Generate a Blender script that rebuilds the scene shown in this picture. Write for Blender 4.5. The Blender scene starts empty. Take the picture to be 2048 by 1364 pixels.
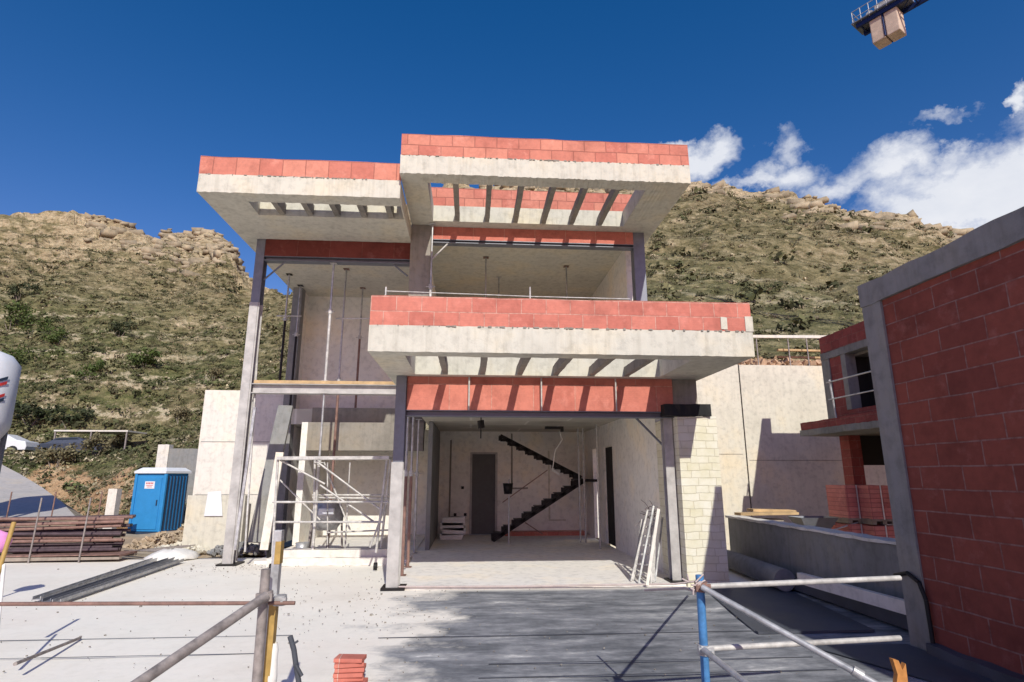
import bpy, math, random
import numpy as np
from mathutils import Vector, Matrix
random.seed(4); rng=np.random.default_rng(7)
SC=bpy.context.scene; COL=SC.collection
# ------------------------------------------------------------ camera geometry (survey of the site)
F=1155.;YAW=math.radians(4.05);PIT=math.radians(13.06);H=1.7
cy,sy,cp,sp=math.cos(YAW),math.sin(YAW),math.cos(PIT),math.sin(PIT)
FW=(sy*cp,cy*cp,sp);RT=(cy,-sy,0.);UP=(-sy*sp,-cy*sp,cp)
def ray(x,y):
    a=(x-1024)/F;b=(682-y)/F
    return [FW[i]+a*RT[i]+b*UP[i] for i in range(3)]
def PY(x,y,Y): d=ray(x,y);t=Y/d[1];return (d[0]*t,Y,H+d[2]*t)
def PZ(x,y,Z): d=ray(x,y);t=(Z-H)/d[2];return (d[0]*t,d[1]*t,Z)
def PX(x,y,X): d=ray(x,y);t=X/d[0];return (X,d[1]*t,H+d[2]*t)
# ------------------------------------------------------------ materials
def newmat(name,rough=.8,metal=0.,spec=.3):
    m=bpy.data.materials.new(name);m.use_nodes=True;nt=m.node_tree
    b=nt.nodes['Principled BSDF'];b.inputs['Roughness'].default_value=rough
    b.inputs['Metallic'].default_value=metal;b.inputs['Specular IOR Level'].default_value=spec
    return m,nt,b
def N(nt,t,**kw):
    n=nt.nodes.new(t)
    for k,v in kw.items():
        if k.startswith('i_'):
            n.inputs[k[2:].replace('_',' ')].default_value=v
        else: setattr(n,k,v)
    return n
def L(nt,a,b): nt.links.new(a,b)
def noise(nt,vec,scale,detail=4,rough=.55,stretch=None):
    if stretch:
        mp=N(nt,'ShaderNodeMapping');mp.inputs['Scale'].default_value=stretch;L(nt,vec,mp.inputs['Vector']);vec=mp.outputs[0]
    n=N(nt,'ShaderNodeTexNoise');n.inputs['Scale'].default_value=scale;n.inputs['Detail'].default_value=detail
    n.inputs['Roughness'].default_value=rough;L(nt,vec,n.inputs['Vector']);return n.outputs['Fac']
def ramp(nt,fac,stops):
    r=N(nt,'ShaderNodeValToRGB');e=r.color_ramp.elements
    while len(e)>1: e.remove(e[-1])
    e[0].position=stops[0][0];e[0].color=(*stops[0][1],1) if len(stops[0][1])==3 else stops[0][1]
    for p,c in stops[1:]:
        q=e.new(p);q.color=(*c,1)
    L(nt,fac,r.inputs[0]);return r.outputs[0]
def mix(nt,f,a,b,mode='MIX'):
    n=N(nt,'ShaderNodeMix',data_type='RGBA',blend_type=mode)
    for s,v in((0,f),(6,a),(7,b)):
        if isinstance(v,(int,float)): n.inputs[s].default_value=v
        elif isinstance(v,tuple): n.inputs[s].default_value=(*v,1)
        else: L(nt,v,n.inputs[s])
    return n.outputs[2]
def mth(nt,op,a,b=None,clamp=False):
    n=N(nt,'ShaderNodeMath',operation=op,use_clamp=clamp)
    for s,v in((0,a),(1,b)):
        if v is None: continue
        if isinstance(v,(int,float)): n.inputs[s].default_value=v
        else: L(nt,v,n.inputs[s])
    return n.outputs[0]
def bump(nt,b,h,strength=.4,dist=.01,prev=None):
    n=N(nt,'ShaderNodeBump');n.inputs['Strength'].default_value=strength;n.inputs['Distance'].default_value=dist
    L(nt,h,n.inputs['Height'])
    if prev: L(nt,prev,n.inputs['Normal'])
    L(nt,n.outputs[0],b.inputs['Normal']);return n.outputs[0]
def pos(nt): return N(nt,'ShaderNodeNewGeometry').outputs['Position']
def sc3(c,k): return tuple(min(1,v*k) for v in c)
def concrete(name,c,var=.25,rough=.85,streak=.3,warm=(1.05,.98,.86)):
    m,nt,b=newmat(name,rough);p=pos(nt)
    n1=noise(nt,p,.9,5,.6);n2=noise(nt,p,7,5,.65);n3=noise(nt,p,60,3)
    col=ramp(nt,n1,[(.3,sc3(c,1-var)),(.5,c),(.72,tuple(min(1,c[i]*warm[i]*1.06) for i in range(3)))])
    col=mix(nt,.6,col,ramp(nt,n2,[(.32,sc3((1,1,1),.66)),(.5,(.95,.95,.95)),(.7,(1,1,1))]),'MULTIPLY')
    if streak:
        s=noise(nt,p,3,4,.6,(4,4,.35));col=mix(nt,float(streak),col,ramp(nt,s,[(.35,(.62,.6,.56)),(.52,(1,1,1))]),'MULTIPLY')
    L(nt,col,b.inputs['Base Color'])
    bp=bump(nt,b,n3,.35,.006);bump(nt,b,n2,.35,.02,bp)
    return m
def brick(name,axis,bw=.34,bh=.205,zoff=0.,c1=(.64,.225,.165),c2=(.55,.175,.13),mort=(.68,.38,.3),ms=.007,off=.5):
    m,nt,b=newmat(name,.85);p=pos(nt)
    s=N(nt,'ShaderNodeSeparateXYZ');L(nt,p,s.inputs[0])
    c=N(nt,'ShaderNodeCombineXYZ')
    u=s.outputs['X'] if axis=='x' else s.outputs['Y']
    L(nt,u,c.inputs[0]);L(nt,mth(nt,'ADD',s.outputs['Z'],-zoff+bh*20),c.inputs[1])
    # uneven hand-laid courses
    w=N(nt,'ShaderNodeTexNoise');w.inputs['Scale'].default_value=1.7;w.inputs['Detail'].default_value=3;L(nt,p,w.inputs['Vector'])
    wv=N(nt,'ShaderNodeVectorMath',operation='SCALE');L(nt,w.outputs['Color'],wv.inputs[0]);wv.inputs['Scale'].default_value=.022
    ad=N(nt,'ShaderNodeVectorMath',operation='ADD');L(nt,c.outputs[0],ad.inputs[0]);L(nt,wv.outputs[0],ad.inputs[1])
    t=N(nt,'ShaderNodeTexBrick');t.offset=off;L(nt,ad.outputs[0],t.inputs['Vector'])
    t.inputs['Scale'].default_value=1;t.inputs['Brick Width'].default_value=bw;t.inputs['Row Height'].default_value=bh
    t.inputs['Mortar Size'].default_value=ms;t.inputs['Mortar Smooth'].default_value=.3
    t.inputs['Color1'].default_value=(*c1,1);t.inputs['Color2'].default_value=(*c2,1);t.inputs['Mortar'].default_value=(*mort,1)
    n1=noise(nt,p,2.1,5,.65);n2=noise(nt,p,13,4,.6)
    # mortar that fades in and out
    mf=mth(nt,'MULTIPLY',t.outputs['Fac'],ramp(nt,n2,[(.34,(.3,.3,.3)),(.55,(1,1,1))]))
    col=mix(nt,mf,mix(nt,t.outputs['Fac'],t.outputs['Color'],c2),mort)
    col=mix(nt,.7,col,ramp(nt,n1,[(.3,(.6,.56,.56)),(.5,(.95,.95,.95)),(.72,(1,1,1))]),'MULTIPLY')
    col=mix(nt,mth(nt,'MULTIPLY',ramp(nt,noise(nt,p,3.3,6,.7),[(.56,(0,0,0)),(.7,(1,1,1))]),.4),col,tuple(min(1,v*1.15+.07) for v in c1))
    col=mix(nt,.35,col,ramp(nt,n2,[(.3,(.6,.6,.6)),(.6,(1,1,1))]),'MULTIPLY')
    # fine scored lines of hollow clay blocks
    wv2=N(nt,'ShaderNodeTexWave',wave_type='BANDS',bands_direction='Z');wv2.inputs['Scale'].default_value=9;wv2.inputs['Distortion'].default_value=.4
    L(nt,p,wv2.inputs['Vector'])
    L(nt,col,b.inputs['Base Color'])
    inv=mth(nt,'SUBTRACT',1,t.outputs['Fac'])
    bp=bump(nt,b,inv,.8,.012);bp=bump(nt,b,n2,.3,.01,bp);bump(nt,b,wv2.outputs['Fac'],.12,.004,bp)
    return m
def plain(name,c,rough=.6,metal=0.,var=.2,scale=6,bmp=.15):
    m,nt,b=newmat(name,rough,metal);p=pos(nt);n=noise(nt,p,scale,5,.65)
    L(nt,ramp(nt,n,[(.3,sc3(c,1-var)),(.7,sc3(c,1+var*.5))]),b.inputs['Base Color'])
    n2=noise(nt,p,40,3);bump(nt,b,n2,bmp,.003)
    r=ramp(nt,n,[(.3,(rough*.8,)*3),(.7,(min(1,rough*1.15),)*3)]);L(nt,r,b.inputs['Roughness'])
    return m
M={}
M['conc']=concrete('cast_concrete',(.64,.61,.52),.12)
M['conc_dark']=concrete('shaded_concrete',(.3,.275,.24),.3)  # darker copy of the cast concrete, shade put into its colour
M['conc_grey']=concrete('grey_concrete',(.26,.26,.255),.25)
M['render']=concrete('white_render',(.74,.7,.64),.08,streak=.15)
M['floor']=concrete('poured_floor',(.86,.82,.77),.08,streak=0)
M['render_in']=concrete('interior_plaster',(.86,.83,.77),.1,streak=0)
M['cream']=concrete('cream_retaining',(.70,.65,.54),.12,streak=.15)
M['ceil']=None
M['brick']=brick('clay_brick_front','x',.34,.2065,3.662)
M['brick_ru']=brick('clay_brick_upper_roof','x',.42,.224,7.532,c1=(.68,.27,.19),c2=(.56,.185,.135),mort=(.4,.15,.11),ms=.008)
M['brick_rl']=brick('clay_brick_lower_roof','x',.42,.36,7.112,c1=(.68,.27,.19),c2=(.56,.185,.135),mort=(.4,.15,.11),ms=.008)
M['brick_shade']=brick('clay_brick_shaded_lintel','x',.7,.46,6.36,c1=(.2,.05,.04),c2=(.16,.04,.03),mort=(.25,.1,.08),ms=.006)  # darker brick copy: the left lintel's shade is in the colour
M['brick_y']=brick('clay_brick_side','y',.34,.21,.055)
M['brick_lint']=brick('clay_brick_lintel','x',.7,.46,2.72,ms=.006)
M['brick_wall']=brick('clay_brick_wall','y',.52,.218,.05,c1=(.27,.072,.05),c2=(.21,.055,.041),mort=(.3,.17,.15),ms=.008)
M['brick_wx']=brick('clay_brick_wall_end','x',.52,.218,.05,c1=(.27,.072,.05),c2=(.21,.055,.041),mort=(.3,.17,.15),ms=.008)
M['brick_nb']=brick('clay_brick_neighbour','y',.34,.21,.02,c1=(.33,.08,.07),c2=(.26,.06,.055),mort=(.3,.14,.12))
M['brick_nbx']=brick('clay_brick_neighbour_end','x',.34,.21,.02,c1=(.33,.08,.07),c2=(.26,.06,.055),mort=(.3,.14,.12))
M['steel']=plain('grey_primer_steel',(.2,.21,.24),.5,.35)
M['steel_l']=plain('pale_steel',(.47,.45,.43),.6,.1,.3,4)  # the lower columns use this as their sunlit tone
M['galv']=plain('galvanised_tube',(.5,.5,.5),.45,.5,.4,9)
M['galv_w']=plain('pale_scaffold_tube',(.56,.54,.51),.55,.15,.4,9)
M['rusty']=plain('rusty_tube',(.28,.17,.14),.8,.2,.4,12)
M['dirtytube']=plain('dirty_grey_tube',(.33,.29,.27),.7,.3,.45,14)
M['tubedark']=plain('dark_purple_tube',(.10,.07,.08),.7,.2,.4,12)
M['black']=plain('black_steel',(.02,.018,.018),.5,.3)
M['blue']=plain('blue_paint_tube',(.08,.24,.5),.5,.1,.35,16)
M['yellow']=plain('ochre_paint',(.45,.29,.09),.6,0,.3,14)
M['wood']=plain('formwork_timber',(.55,.38,.2),.8,0,.35,5)
M['wood_d']=plain('weathered_timber',(.32,.27,.22),.85,0,.35,5)
M['plastic_blue']=plain('blue_plastic',(.035,.25,.56),.45,0,.1,3)
M['plastic_white']=plain('white_plastic',(.75,.77,.8),.45,0,.06,3)
M['plastic_dark']=plain('dark_plastic',(.03,.05,.09),.5)
M['red']=plain('red_paint',(.6,.05,.05),.5)
M['bag']=plain('white_bag',(.78,.76,.72),.8,0,.15,8,.5)
M['rope']=plain('pale_rope',(.5,.42,.4),.9)
M['dark_grey']=plain('shadow_and_dark_parts',(.075,.082,.10),.6,0,.3,2.5)  # dark grey for painted shadows on the deck, also plinth and beam
M['rubber']=plain('black_rubber',(.015,.015,.015),.6)
M['pink']=plain('pink_fabric',(.75,.3,.6),.8)
M['glass']=plain('dark_glass',(.02,.025,.03),.1,0,.1)
M['carwhite']=plain('white_car_paint',(.75,.76,.78),.3,0,.04)
M['cardark']=plain('dark_car_paint',(.06,.07,.1),.3,0,.04)
M['dark']=plain('unlit_interior',(.03,.028,.026),.9)
M['soil']=None
def ceil_mat():
    m,nt,b=newmat('board_marked_ceiling',.9);p=pos(nt)
    s=N(nt,'ShaderNodeSeparateXYZ');L(nt,p,s.inputs[0]);c=N(nt,'ShaderNodeCombineXYZ');L(nt,s.outputs[0],c.inputs[0]);L(nt,s.outputs[1],c.inputs[1])
    t=N(nt,'ShaderNodeTexBrick');t.offset=.4;L(nt,c.outputs[0],t.inputs['Vector']);t.inputs['Scale'].default_value=1
    t.inputs['Brick Width'].default_value=2.3;t.inputs['Row Height'].default_value=1.15;t.inputs['Mortar Size'].default_value=.05;t.inputs['Mortar Smooth'].default_value=1
    t.inputs['Color1'].default_value=(.66,.62,.52,1);t.inputs['Color2'].default_value=(.56,.53,.44,1);t.inputs['Mortar'].default_value=(.82,.79,.7,1)
    n=noise(nt,p,1.6,5,.6)
    col=mix(nt,.6,t.outputs['Color'],ramp(nt,n,[(.3,(.65,.65,.65)),(.65,(1,1,1))]),'MULTIPLY')
    L(nt,col,b.inputs['Base Color']);bump(nt,b,n,.3,.02);return m
M['ceil']=ceil_mat()
def stone_mat():
    m,nt,b=newmat('limestone_cladding',.85);p=pos(nt)
    s=N(nt,'ShaderNodeSeparateXYZ');L(nt,p,s.inputs[0]);c=N(nt,'ShaderNodeCombineXYZ')
    L(nt,mth(nt,'ADD',s.outputs[0],s.outputs[1]),c.inputs[0]);L(nt,s.outputs[2],c.inputs[1])
    w=N(nt,'ShaderNodeTexNoise');w.inputs['Scale'].default_value=3;L(nt,p,w.inputs['Vector'])
    wv=N(nt,'ShaderNodeVectorMath',operation='SCALE');L(nt,w.outputs['Color'],wv.inputs[0]);wv.inputs['Scale'].default_value=.06
    ad=N(nt,'ShaderNodeVectorMath',operation='ADD');L(nt,c.outputs[0],ad.inputs[0]);L(nt,wv.outputs[0],ad.inputs[1])
    t=N(nt,'ShaderNodeTexBrick');t.offset=.37;t.squash=.7;t.squash_frequency=3;L(nt,ad.outputs[0],t.inputs['Vector']);t.inputs['Scale'].default_value=1
    t.inputs['Brick Width'].default_value=.3;t.inputs['Row Height'].default_value=.12;t.inputs['Mortar Size'].default_value=.006;t.inputs['Mortar Smooth'].default_value=.4
    t.inputs['Color1'].default_value=(.72,.68,.53,1);t.inputs['Color2'].default_value=(.76,.73,.62,1);t.inputs['Mortar'].default_value=(.6,.55,.42,1)
    n=noise(nt,p,3,5,.7)
    col=mix(nt,.6,t.outputs['Color'],ramp(nt,n,[(.3,(.8,.78,.6)),(.6,(1,1,1))]),'MULTIPLY')
    L(nt,col,b.inputs['Base Color']);bp=bump(nt,b,mth(nt,'SUBTRACT',1,t.outputs['Fac']),.6,.012);bump(nt,b,noise(nt,p,20,4),.4,.012,bp);return m
M['stone']=stone_mat()
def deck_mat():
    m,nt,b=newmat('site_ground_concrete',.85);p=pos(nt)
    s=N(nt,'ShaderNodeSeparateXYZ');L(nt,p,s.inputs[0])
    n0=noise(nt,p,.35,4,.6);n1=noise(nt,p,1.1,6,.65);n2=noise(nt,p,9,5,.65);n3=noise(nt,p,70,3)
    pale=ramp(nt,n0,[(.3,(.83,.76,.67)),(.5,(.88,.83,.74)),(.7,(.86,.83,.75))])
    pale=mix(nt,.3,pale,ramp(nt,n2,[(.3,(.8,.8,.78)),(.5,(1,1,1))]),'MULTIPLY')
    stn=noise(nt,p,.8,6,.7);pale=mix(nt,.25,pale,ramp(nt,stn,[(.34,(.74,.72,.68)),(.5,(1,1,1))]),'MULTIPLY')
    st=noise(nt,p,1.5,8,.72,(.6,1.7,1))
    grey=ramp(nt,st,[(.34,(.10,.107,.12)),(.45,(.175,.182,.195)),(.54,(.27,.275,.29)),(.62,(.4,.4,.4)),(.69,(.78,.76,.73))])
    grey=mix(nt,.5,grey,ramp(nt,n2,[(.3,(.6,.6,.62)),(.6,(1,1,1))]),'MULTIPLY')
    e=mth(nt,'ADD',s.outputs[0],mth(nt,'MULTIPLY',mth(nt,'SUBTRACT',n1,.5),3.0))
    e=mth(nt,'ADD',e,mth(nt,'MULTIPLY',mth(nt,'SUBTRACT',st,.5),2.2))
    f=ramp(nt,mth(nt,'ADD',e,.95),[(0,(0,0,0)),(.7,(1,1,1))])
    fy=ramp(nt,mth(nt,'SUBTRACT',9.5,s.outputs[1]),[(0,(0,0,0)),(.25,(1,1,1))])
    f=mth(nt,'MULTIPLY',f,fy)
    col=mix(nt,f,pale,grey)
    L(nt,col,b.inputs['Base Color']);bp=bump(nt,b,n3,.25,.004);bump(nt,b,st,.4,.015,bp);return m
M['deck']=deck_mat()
def ground_mat():
    m,nt,b=newmat('dry_earth',.95);p=pos(nt)
    n0=noise(nt,p,.12,5,.65);n1=noise(nt,p,1.2,6,.7);n2=noise(nt,p,8,4,.7)
    col=ramp(nt,n0,[(.35,(.34,.27,.19)),(.5,(.46,.38,.28)),(.62,(.5,.36,.23))])
    col=mix(nt,.7,col,ramp(nt,n1,[(.3,(.5,.48,.42)),(.6,(1,1,1))]),'MULTIPLY')
    L(nt,col,b.inputs['Base Color']);bp=bump(nt,b,n1,.6,.1);bump(nt,b,n2,.5,.03,bp);return m
M['soil']=ground_mat()
def hill_mat():
    m,nt,b=newmat('scrub_hillside',.95);g=N(nt,'ShaderNodeNewGeometry');p=g.outputs['Position']
    s=N(nt,'ShaderNodeSeparateXYZ');L(nt,g.outputs['True Normal'],s.inputs[0])
    n0=noise(nt,p,.035,5,.6);n1=noise(nt,p,.22,6,.7,(1,1,2.2));n2=noise(nt,p,.9,6,.75,(1,1,1.8));n3=noise(nt,p,4,4,.7)
    scrub=ramp(nt,n2,[(.3,(.05,.048,.022)),(.41,(.14,.13,.06)),(.5,(.24,.215,.12)),(.6,(.4,.35,.21)),(.7,(.64,.57,.4))])
    green=ramp(nt,n2,[(.32,(.03,.045,.015)),(.48,(.095,.12,.04)),(.6,(.2,.21,.09)),(.72,(.4,.37,.22))])
    sz_=N(nt,'ShaderNodeSeparateXYZ');L(nt,p,sz_.inputs[0])
    at=N(nt,'ShaderNodeAttribute',attribute_name='green')
    gm=mth(nt,'ADD',at.outputs['Fac'],mth(nt,'MULTIPLY',mth(nt,'SUBTRACT',n1,.5),1.6),True)
    veg=mix(nt,gm,scrub,green)
    bare=ramp(nt,n0,[(.42,(0,0,0)),(.5,(.55,.55,.55)),(.6,(.1,.1,.1))])
    veg=mix(nt,mth(nt,'MULTIPLY',bare,ramp(nt,n1,[(.4,(0,0,0)),(.55,(1,1,1))])),veg,ramp(nt,n2,[(.35,(.22,.17,.1)),(.6,(.48,.4,.27))]))
    wv=mth(nt,'SINE',mth(nt,'ADD',mth(nt,'MULTIPLY',sz_.outputs[2],1.9),mth(nt,'MULTIPLY',n1,13)))
    tm=mth(nt,'MULTIPLY',ramp(nt,wv,[(.72,(0,0,0)),(.95,(1,1,1))]),mth(nt,'MULTIPLY',at.outputs['Fac'],ramp(nt,n2,[(.42,(0,0,0)),(.56,(1,1,1))])),True)
    veg=mix(nt,tm,veg,(.62,.56,.42))
    rock=ramp(nt,n1,[(.3,(.2,.16,.1)),(.45,(.46,.39,.26)),(.6,(.66,.58,.42)),(.72,(.72,.58,.42))])
    rock=mix(nt,.75,rock,ramp(nt,n2,[(.38,(.2,.18,.16)),(.46,(.72,.7,.66)),(.58,(1,1,1))]),'MULTIPLY')
    at2=N(nt,'ShaderNodeAttribute',attribute_name='rock')
    steep=mth(nt,'SUBTRACT',.80,s.outputs[2])
    rf=ramp(nt,mth(nt,'ADD',mth(nt,'ADD',mth(nt,'MULTIPLY',steep,.9),mth(nt,'MULTIPLY',at2.outputs['Fac'],.85)),mth(nt,'MULTIPLY',mth(nt,'SUBTRACT',n1,.5),1.4)),[(.3,(0,0,0)),(.5,(1,1,1))])
    col=mix(nt,rf,veg,rock)
    at3=N(nt,'ShaderNodeAttribute',attribute_name='soil')
    so=ramp(nt,n2,[(.35,(.42,.25,.14)),(.5,(.62,.42,.26)),(.65,(.72,.56,.38))])
    sf=ramp(nt,mth(nt,'ADD',at3.outputs['Fac'],mth(nt,'MULTIPLY',mth(nt,'SUBTRACT',n1,.5),1.5)),[(.5,(0,0,0)),(.62,(1,1,1))])
    col=mix(nt,sf,col,so)
    col=mix(nt,1.0,col,(1.0,.95,.86),'MULTIPLY')
    L(nt,col,b.inputs['Base Color']);bp=bump(nt,b,n2,1,.7);bump(nt,b,n3,.7,.12,bp);return m
M['hill']=hill_mat()
M['redsoil']=plain('red_rubble_soil',(.52,.34,.22),.95,0,.4,5,.6)
def leaf_mat():
    m,nt,b=newmat('scrub_leaves',.9);at=N(nt,'ShaderNodeAttribute',attribute_name='tint')
    L(nt,at.outputs['Color'],b.inputs['Base Color']);return m
M['leaf']=leaf_mat()
def bush_mat(name,c):
    m,nt,b=newmat(name,.7);p=pos(nt);n=noise(nt,p,2.5,5,.7)
    L(nt,ramp(nt,n,[(.3,sc3(c,.45)),(.5,c),(.7,sc3(c,1.7))]),b.inputs['Base Color']);return m
M['bush_g']=bush_mat('green_bush_leaves',(.07,.1,.025));M['bush_d']=bush_mat('dark_bush_leaves',(.035,.045,.018));M['bush_o']=bush_mat('olive_bush_leaves',(.15,.13,.07));M['bush_l']=bush_mat('lime_bush_leaves',(.2,.24,.05))
# ------------------------------------------------------------ mesh helpers
class MB:
    def __init__(s): s.v=[];s.f=[];s.sm=[]
    def add(s,vs,fs,smooth=False):
        o=len(s.v);s.v+= [tuple(v) for v in vs];s.f+=[tuple(i+o for i in f) for f in fs];s.sm+=[smooth]*len(fs);return s
    def box(s,x0,x1,y0,y1,z0,z1):
        v=[(x,y,z) for z in(z0,z1) for y in(y0,y1) for x in(x0,x1)]
        return s.add(v,[(0,2,3,1),(4,5,7,6),(0,1,5,4),(2,6,7,3),(0,4,6,2),(1,3,7,5)])
    def rbox(s,x0,x1,y0,y1,z0,z1,j=.008,step=.12):
        """box with slightly wandering edges, divided along x or y, as cast or laid by hand"""
        ax=0 if (x1-x0)>=(y1-y0) else 1
        Ln=(x1-x0) if ax==0 else (y1-y0);n=max(2,int(Ln/step));v=[];f=[]
        for i in range(n+1):
            t=i/n
            for (a,bz) in((0,0),(1,0),(1,1),(0,1)):
                jz=random.uniform(-j,j);ja=random.uniform(-j,j)
                z=(z0,z1)[bz]+jz
                if ax==0: v.append((x0+(x1-x0)*t,(y0,y1)[a]+ja,z))
                else: v.append(((x0,x1)[a]+ja,y0+(y1-y0)*t,z))
        for i in range(n):
            for k in range(4):
                a=i*4+k;b=i*4+(k+1)%4
                q=(a,a+4,b+4,b);f.append(q if ax==1 else q[::-1])
        f.append((0,1,2,3) if ax==0 else (3,2,1,0));e=n*4;f.append((e+3,e+2,e+1,e) if ax==0 else (e,e+1,e+2,e+3))
        return s.add(v,[t[::-1] for t in f])
    def obox(s,c,ax,ay,az):
        c=Vector(c);ax,ay,az=Vector(ax),Vector(ay),Vector(az)
        v=[c+ax*i+ay*j+az*k for k in(-1,1) for j in(-1,1) for i in(-1,1)]
        return s.add(v,[(0,2,3,1),(4,5,7,6),(0,1,5,4),(2,6,7,3),(0,4,6,2),(1,3,7,5)])
    def bar(s,p,q,w,h=None,up=(0,0,1)):
        h=h or w;p,q=Vector(p),Vector(q);d=q-p;u=Vector(up)
        if abs(d.normalized().dot(u))>.95:u=Vector((0,1,0))
        a=d.cross(u).normalized();b=a.cross(d).normalized()
        return s.obox((p+q)/2,d/2,a*w/2,b*h/2)
    def tube(s,p,q,r,n=10,r2=None):
        p,q=Vector(p),Vector(q);d=(q-p).normalized();u=Vector((0,0,1)) if abs(d.z)<.9 else Vector((1,0,0))
        a=d.cross(u).normalized();b=d.cross(a);r2=r if r2 is None else r2
        v=[];f=[]
        for c,rr in((p,r),(q,r2)):
            for i in range(n):
                t=2*math.pi*i/n;v.append(c+a*math.cos(t)*rr+b*math.sin(t)*rr)
        for i in range(n): f.append((i,(i+1)%n,(i+1)%n+n,i+n))
        s.add(v,f,True);s.add(v[:n],[tuple(range(n))[::-1]]);s.add(v[n:],[tuple(range(n))]);return s
    def path(s,pts,r,n=8):
        for a,b in zip(pts,pts[1:]): s.tube(a,b,r,n)
        return s
    def lathe(s,c,prof,n=24,sm=True):
        v=[];f=[]
        for r,z in prof:
            for i in range(n):
                t=2*math.pi*i/n;v.append((c[0]+r*math.cos(t),c[1]+r*math.sin(t),c[2]+z))
        for k in range(len(prof)-1):
            for i in range(n): j=(i+1)%n;f.append((k*n+i,k*n+j,(k+1)*n+j,(k+1)*n+i))
        return s.add(v,f,sm)
    def ibeam(s,p,q,w,h,up=(0,0,1),t=.014):
        p,q=Vector(p),Vector(q);d=(q-p);u=Vector(up);a=d.cross(u).normalized();b=a.cross(d).normalized()
        m=(p+q)/2
        s.obox(m+b*(h/2-t/2),d/2,a*w/2,b*t/2);s.obox(m-b*(h/2-t/2),d/2,a*w/2,b*t/2);s.obox(m,d/2,a*t/2,b*(h/2-t));return s
    def slabhole(s,x0,x1,y0,y1,z0,z1,a0,a1,b0,b1,j=.01,nx=40):
        """slab with one rectangular opening; the front lower and upper edges wander"""
        xs=sorted(set([x0,a0,a1,x1]+[x0+(x1-x0)*i/nx for i in range(1,nx)]));ys=[y0,b0,b1,y1]
        J={}
        def P(x,y,k):
            key=(x,y,k)
            if key not in J:
                J[key]=len(s.v)
                e=j if y in(y0,b0) else 0
                s.v.append((x,y+random.uniform(-e,e)*.5,(z0,z1)[k]+random.uniform(-e,e)))
            return J[key]
        def Q(*q): s.f.append(q);s.sm.append(False)
        for i in range(len(xs)-1):
            u,w=xs[i],xs[i+1];inh=u>=a0-1e-6 and w<=a1+1e-6
            for k in range(3):
                if inh and k==1: continue
                c,d=ys[k],ys[k+1]
                Q(P(u,c,1),P(w,c,1),P(w,d,1),P(u,d,1));Q(P(u,c,0),P(u,d,0),P(w,d,0),P(w,c,0))
            Q(P(u,y0,0),P(w,y0,0),P(w,y0,1),P(u,y0,1));Q(P(w,y1,0),P(u,y1,0),P(u,y1,1),P(w,y1,1))
            if inh:
                Q(P(w,b0,0),P(u,b0,0),P(u,b0,1),P(w,b0,1));Q(P(u,b1,0),P(w,b1,0),P(w,b1,1),P(u,b1,1))
        for k in range(3):
            c,d=ys[k],ys[k+1]
            Q(P(x0,d,0),P(x0,c,0),P(x0,c,1),P(x0,d,1));Q(P(x1,c,0),P(x1,d,0),P(x1,d,1),P(x1,c,1))
        c,d=b0,b1
        Q(P(a0,c,0),P(a0,d,0),P(a0,d,1),P(a0,c,1));Q(P(a1,d,0),P(a1,c,0),P(a1,c,1),P(a1,d,1))
        return s
LOC={}
def wloc(o):
    v=Vector((0,0,0))
    while o: v+=LOC.get(o.name,Vector((0,0,0)));o=o.parent
    return v
def meta(o,label=None,cat=None,group=None,kind=None):
    if label:o['label']=label
    if cat:o['category']=cat
    if group:o['group']=group
    if kind:o['kind']=kind
    return o
def thing(name,loc,label,cat,group=None):
    o=bpy.data.objects.new(name,None);COL.objects.link(o);o.location=loc;LOC[o.name]=Vector(loc);o.empty_display_size=.2
    return meta(o,label,cat,group)
SCL=[1]
def build(name,mb,mat,parent=None,label=None,cat=None,group=None,kind=None,loc=None,bevel=0):
    if SCL[0]!=1: mb.v=[(x*SCL[0],y*SCL[0],H+(z-H)*SCL[0]) for x,y,z in mb.v]
    off=wloc(parent) if parent else Vector(loc if loc is not None else tuple(np.mean(np.array(mb.v),axis=0)[:2])+(min(v[2] for v in mb.v),))
    me=bpy.data.meshes.new(name);me.from_pydata([(v[0]-off.x,v[1]-off.y,v[2]-off.z) for v in mb.v],[],mb.f)
    me.polygons.foreach_set('use_smooth',mb.sm);me.update()
    o=bpy.data.objects.new(name,me);COL.objects.link(o);me.materials.append(M[mat] if isinstance(mat,str) else mat)
    if parent:o.parent=parent
    else:o.location=off;LOC[o.name]=off
    if bevel:
        b=o.modifiers.new('edge','BEVEL');b.width=bevel;b.segments=2;b.limit_method='ANGLE'
    return meta(o,label,cat,group,kind)
exec_list=[]
# ============================================================ SETTING
W=MB().box(-500,500,-300,600,-1.6,-1.5);build('ground',W,'soil',kind='structure',loc=(0,0,-1.5))
# paved site deck, one sheet, with hand-levelled surface
g=MB();nx,ny=120,90
xs=np.linspace(-14,5.1,nx);ys=np.linspace(-6,13.3,ny)
for yv in ys:
    for xv in xs:
        e=0.02*math.sin(xv*1.3+yv)*math.sin(yv*.9) if yv<9 else 0
        g.v.append((xv,yv+(random.uniform(-.05,.05) if yv>13.2 else 0),min(0,e-.004)))
for j in range(ny-1):
    for i in range(nx-1): a=j*nx+i;g.f.append((a,a+1,a+nx+1,a+nx));g.sm.append(True)
t0=len(g.v)
for xv in xs: g.v.append((xv,13.28,-1.5))
for i in range(nx-1): a=(ny-1)*nx+i;g.f.append((a,a+1,t0+i+1,t0+i));g.sm.append(False)
build('pavement',g,'deck',kind='structure',loc=(0,0,0))
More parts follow.
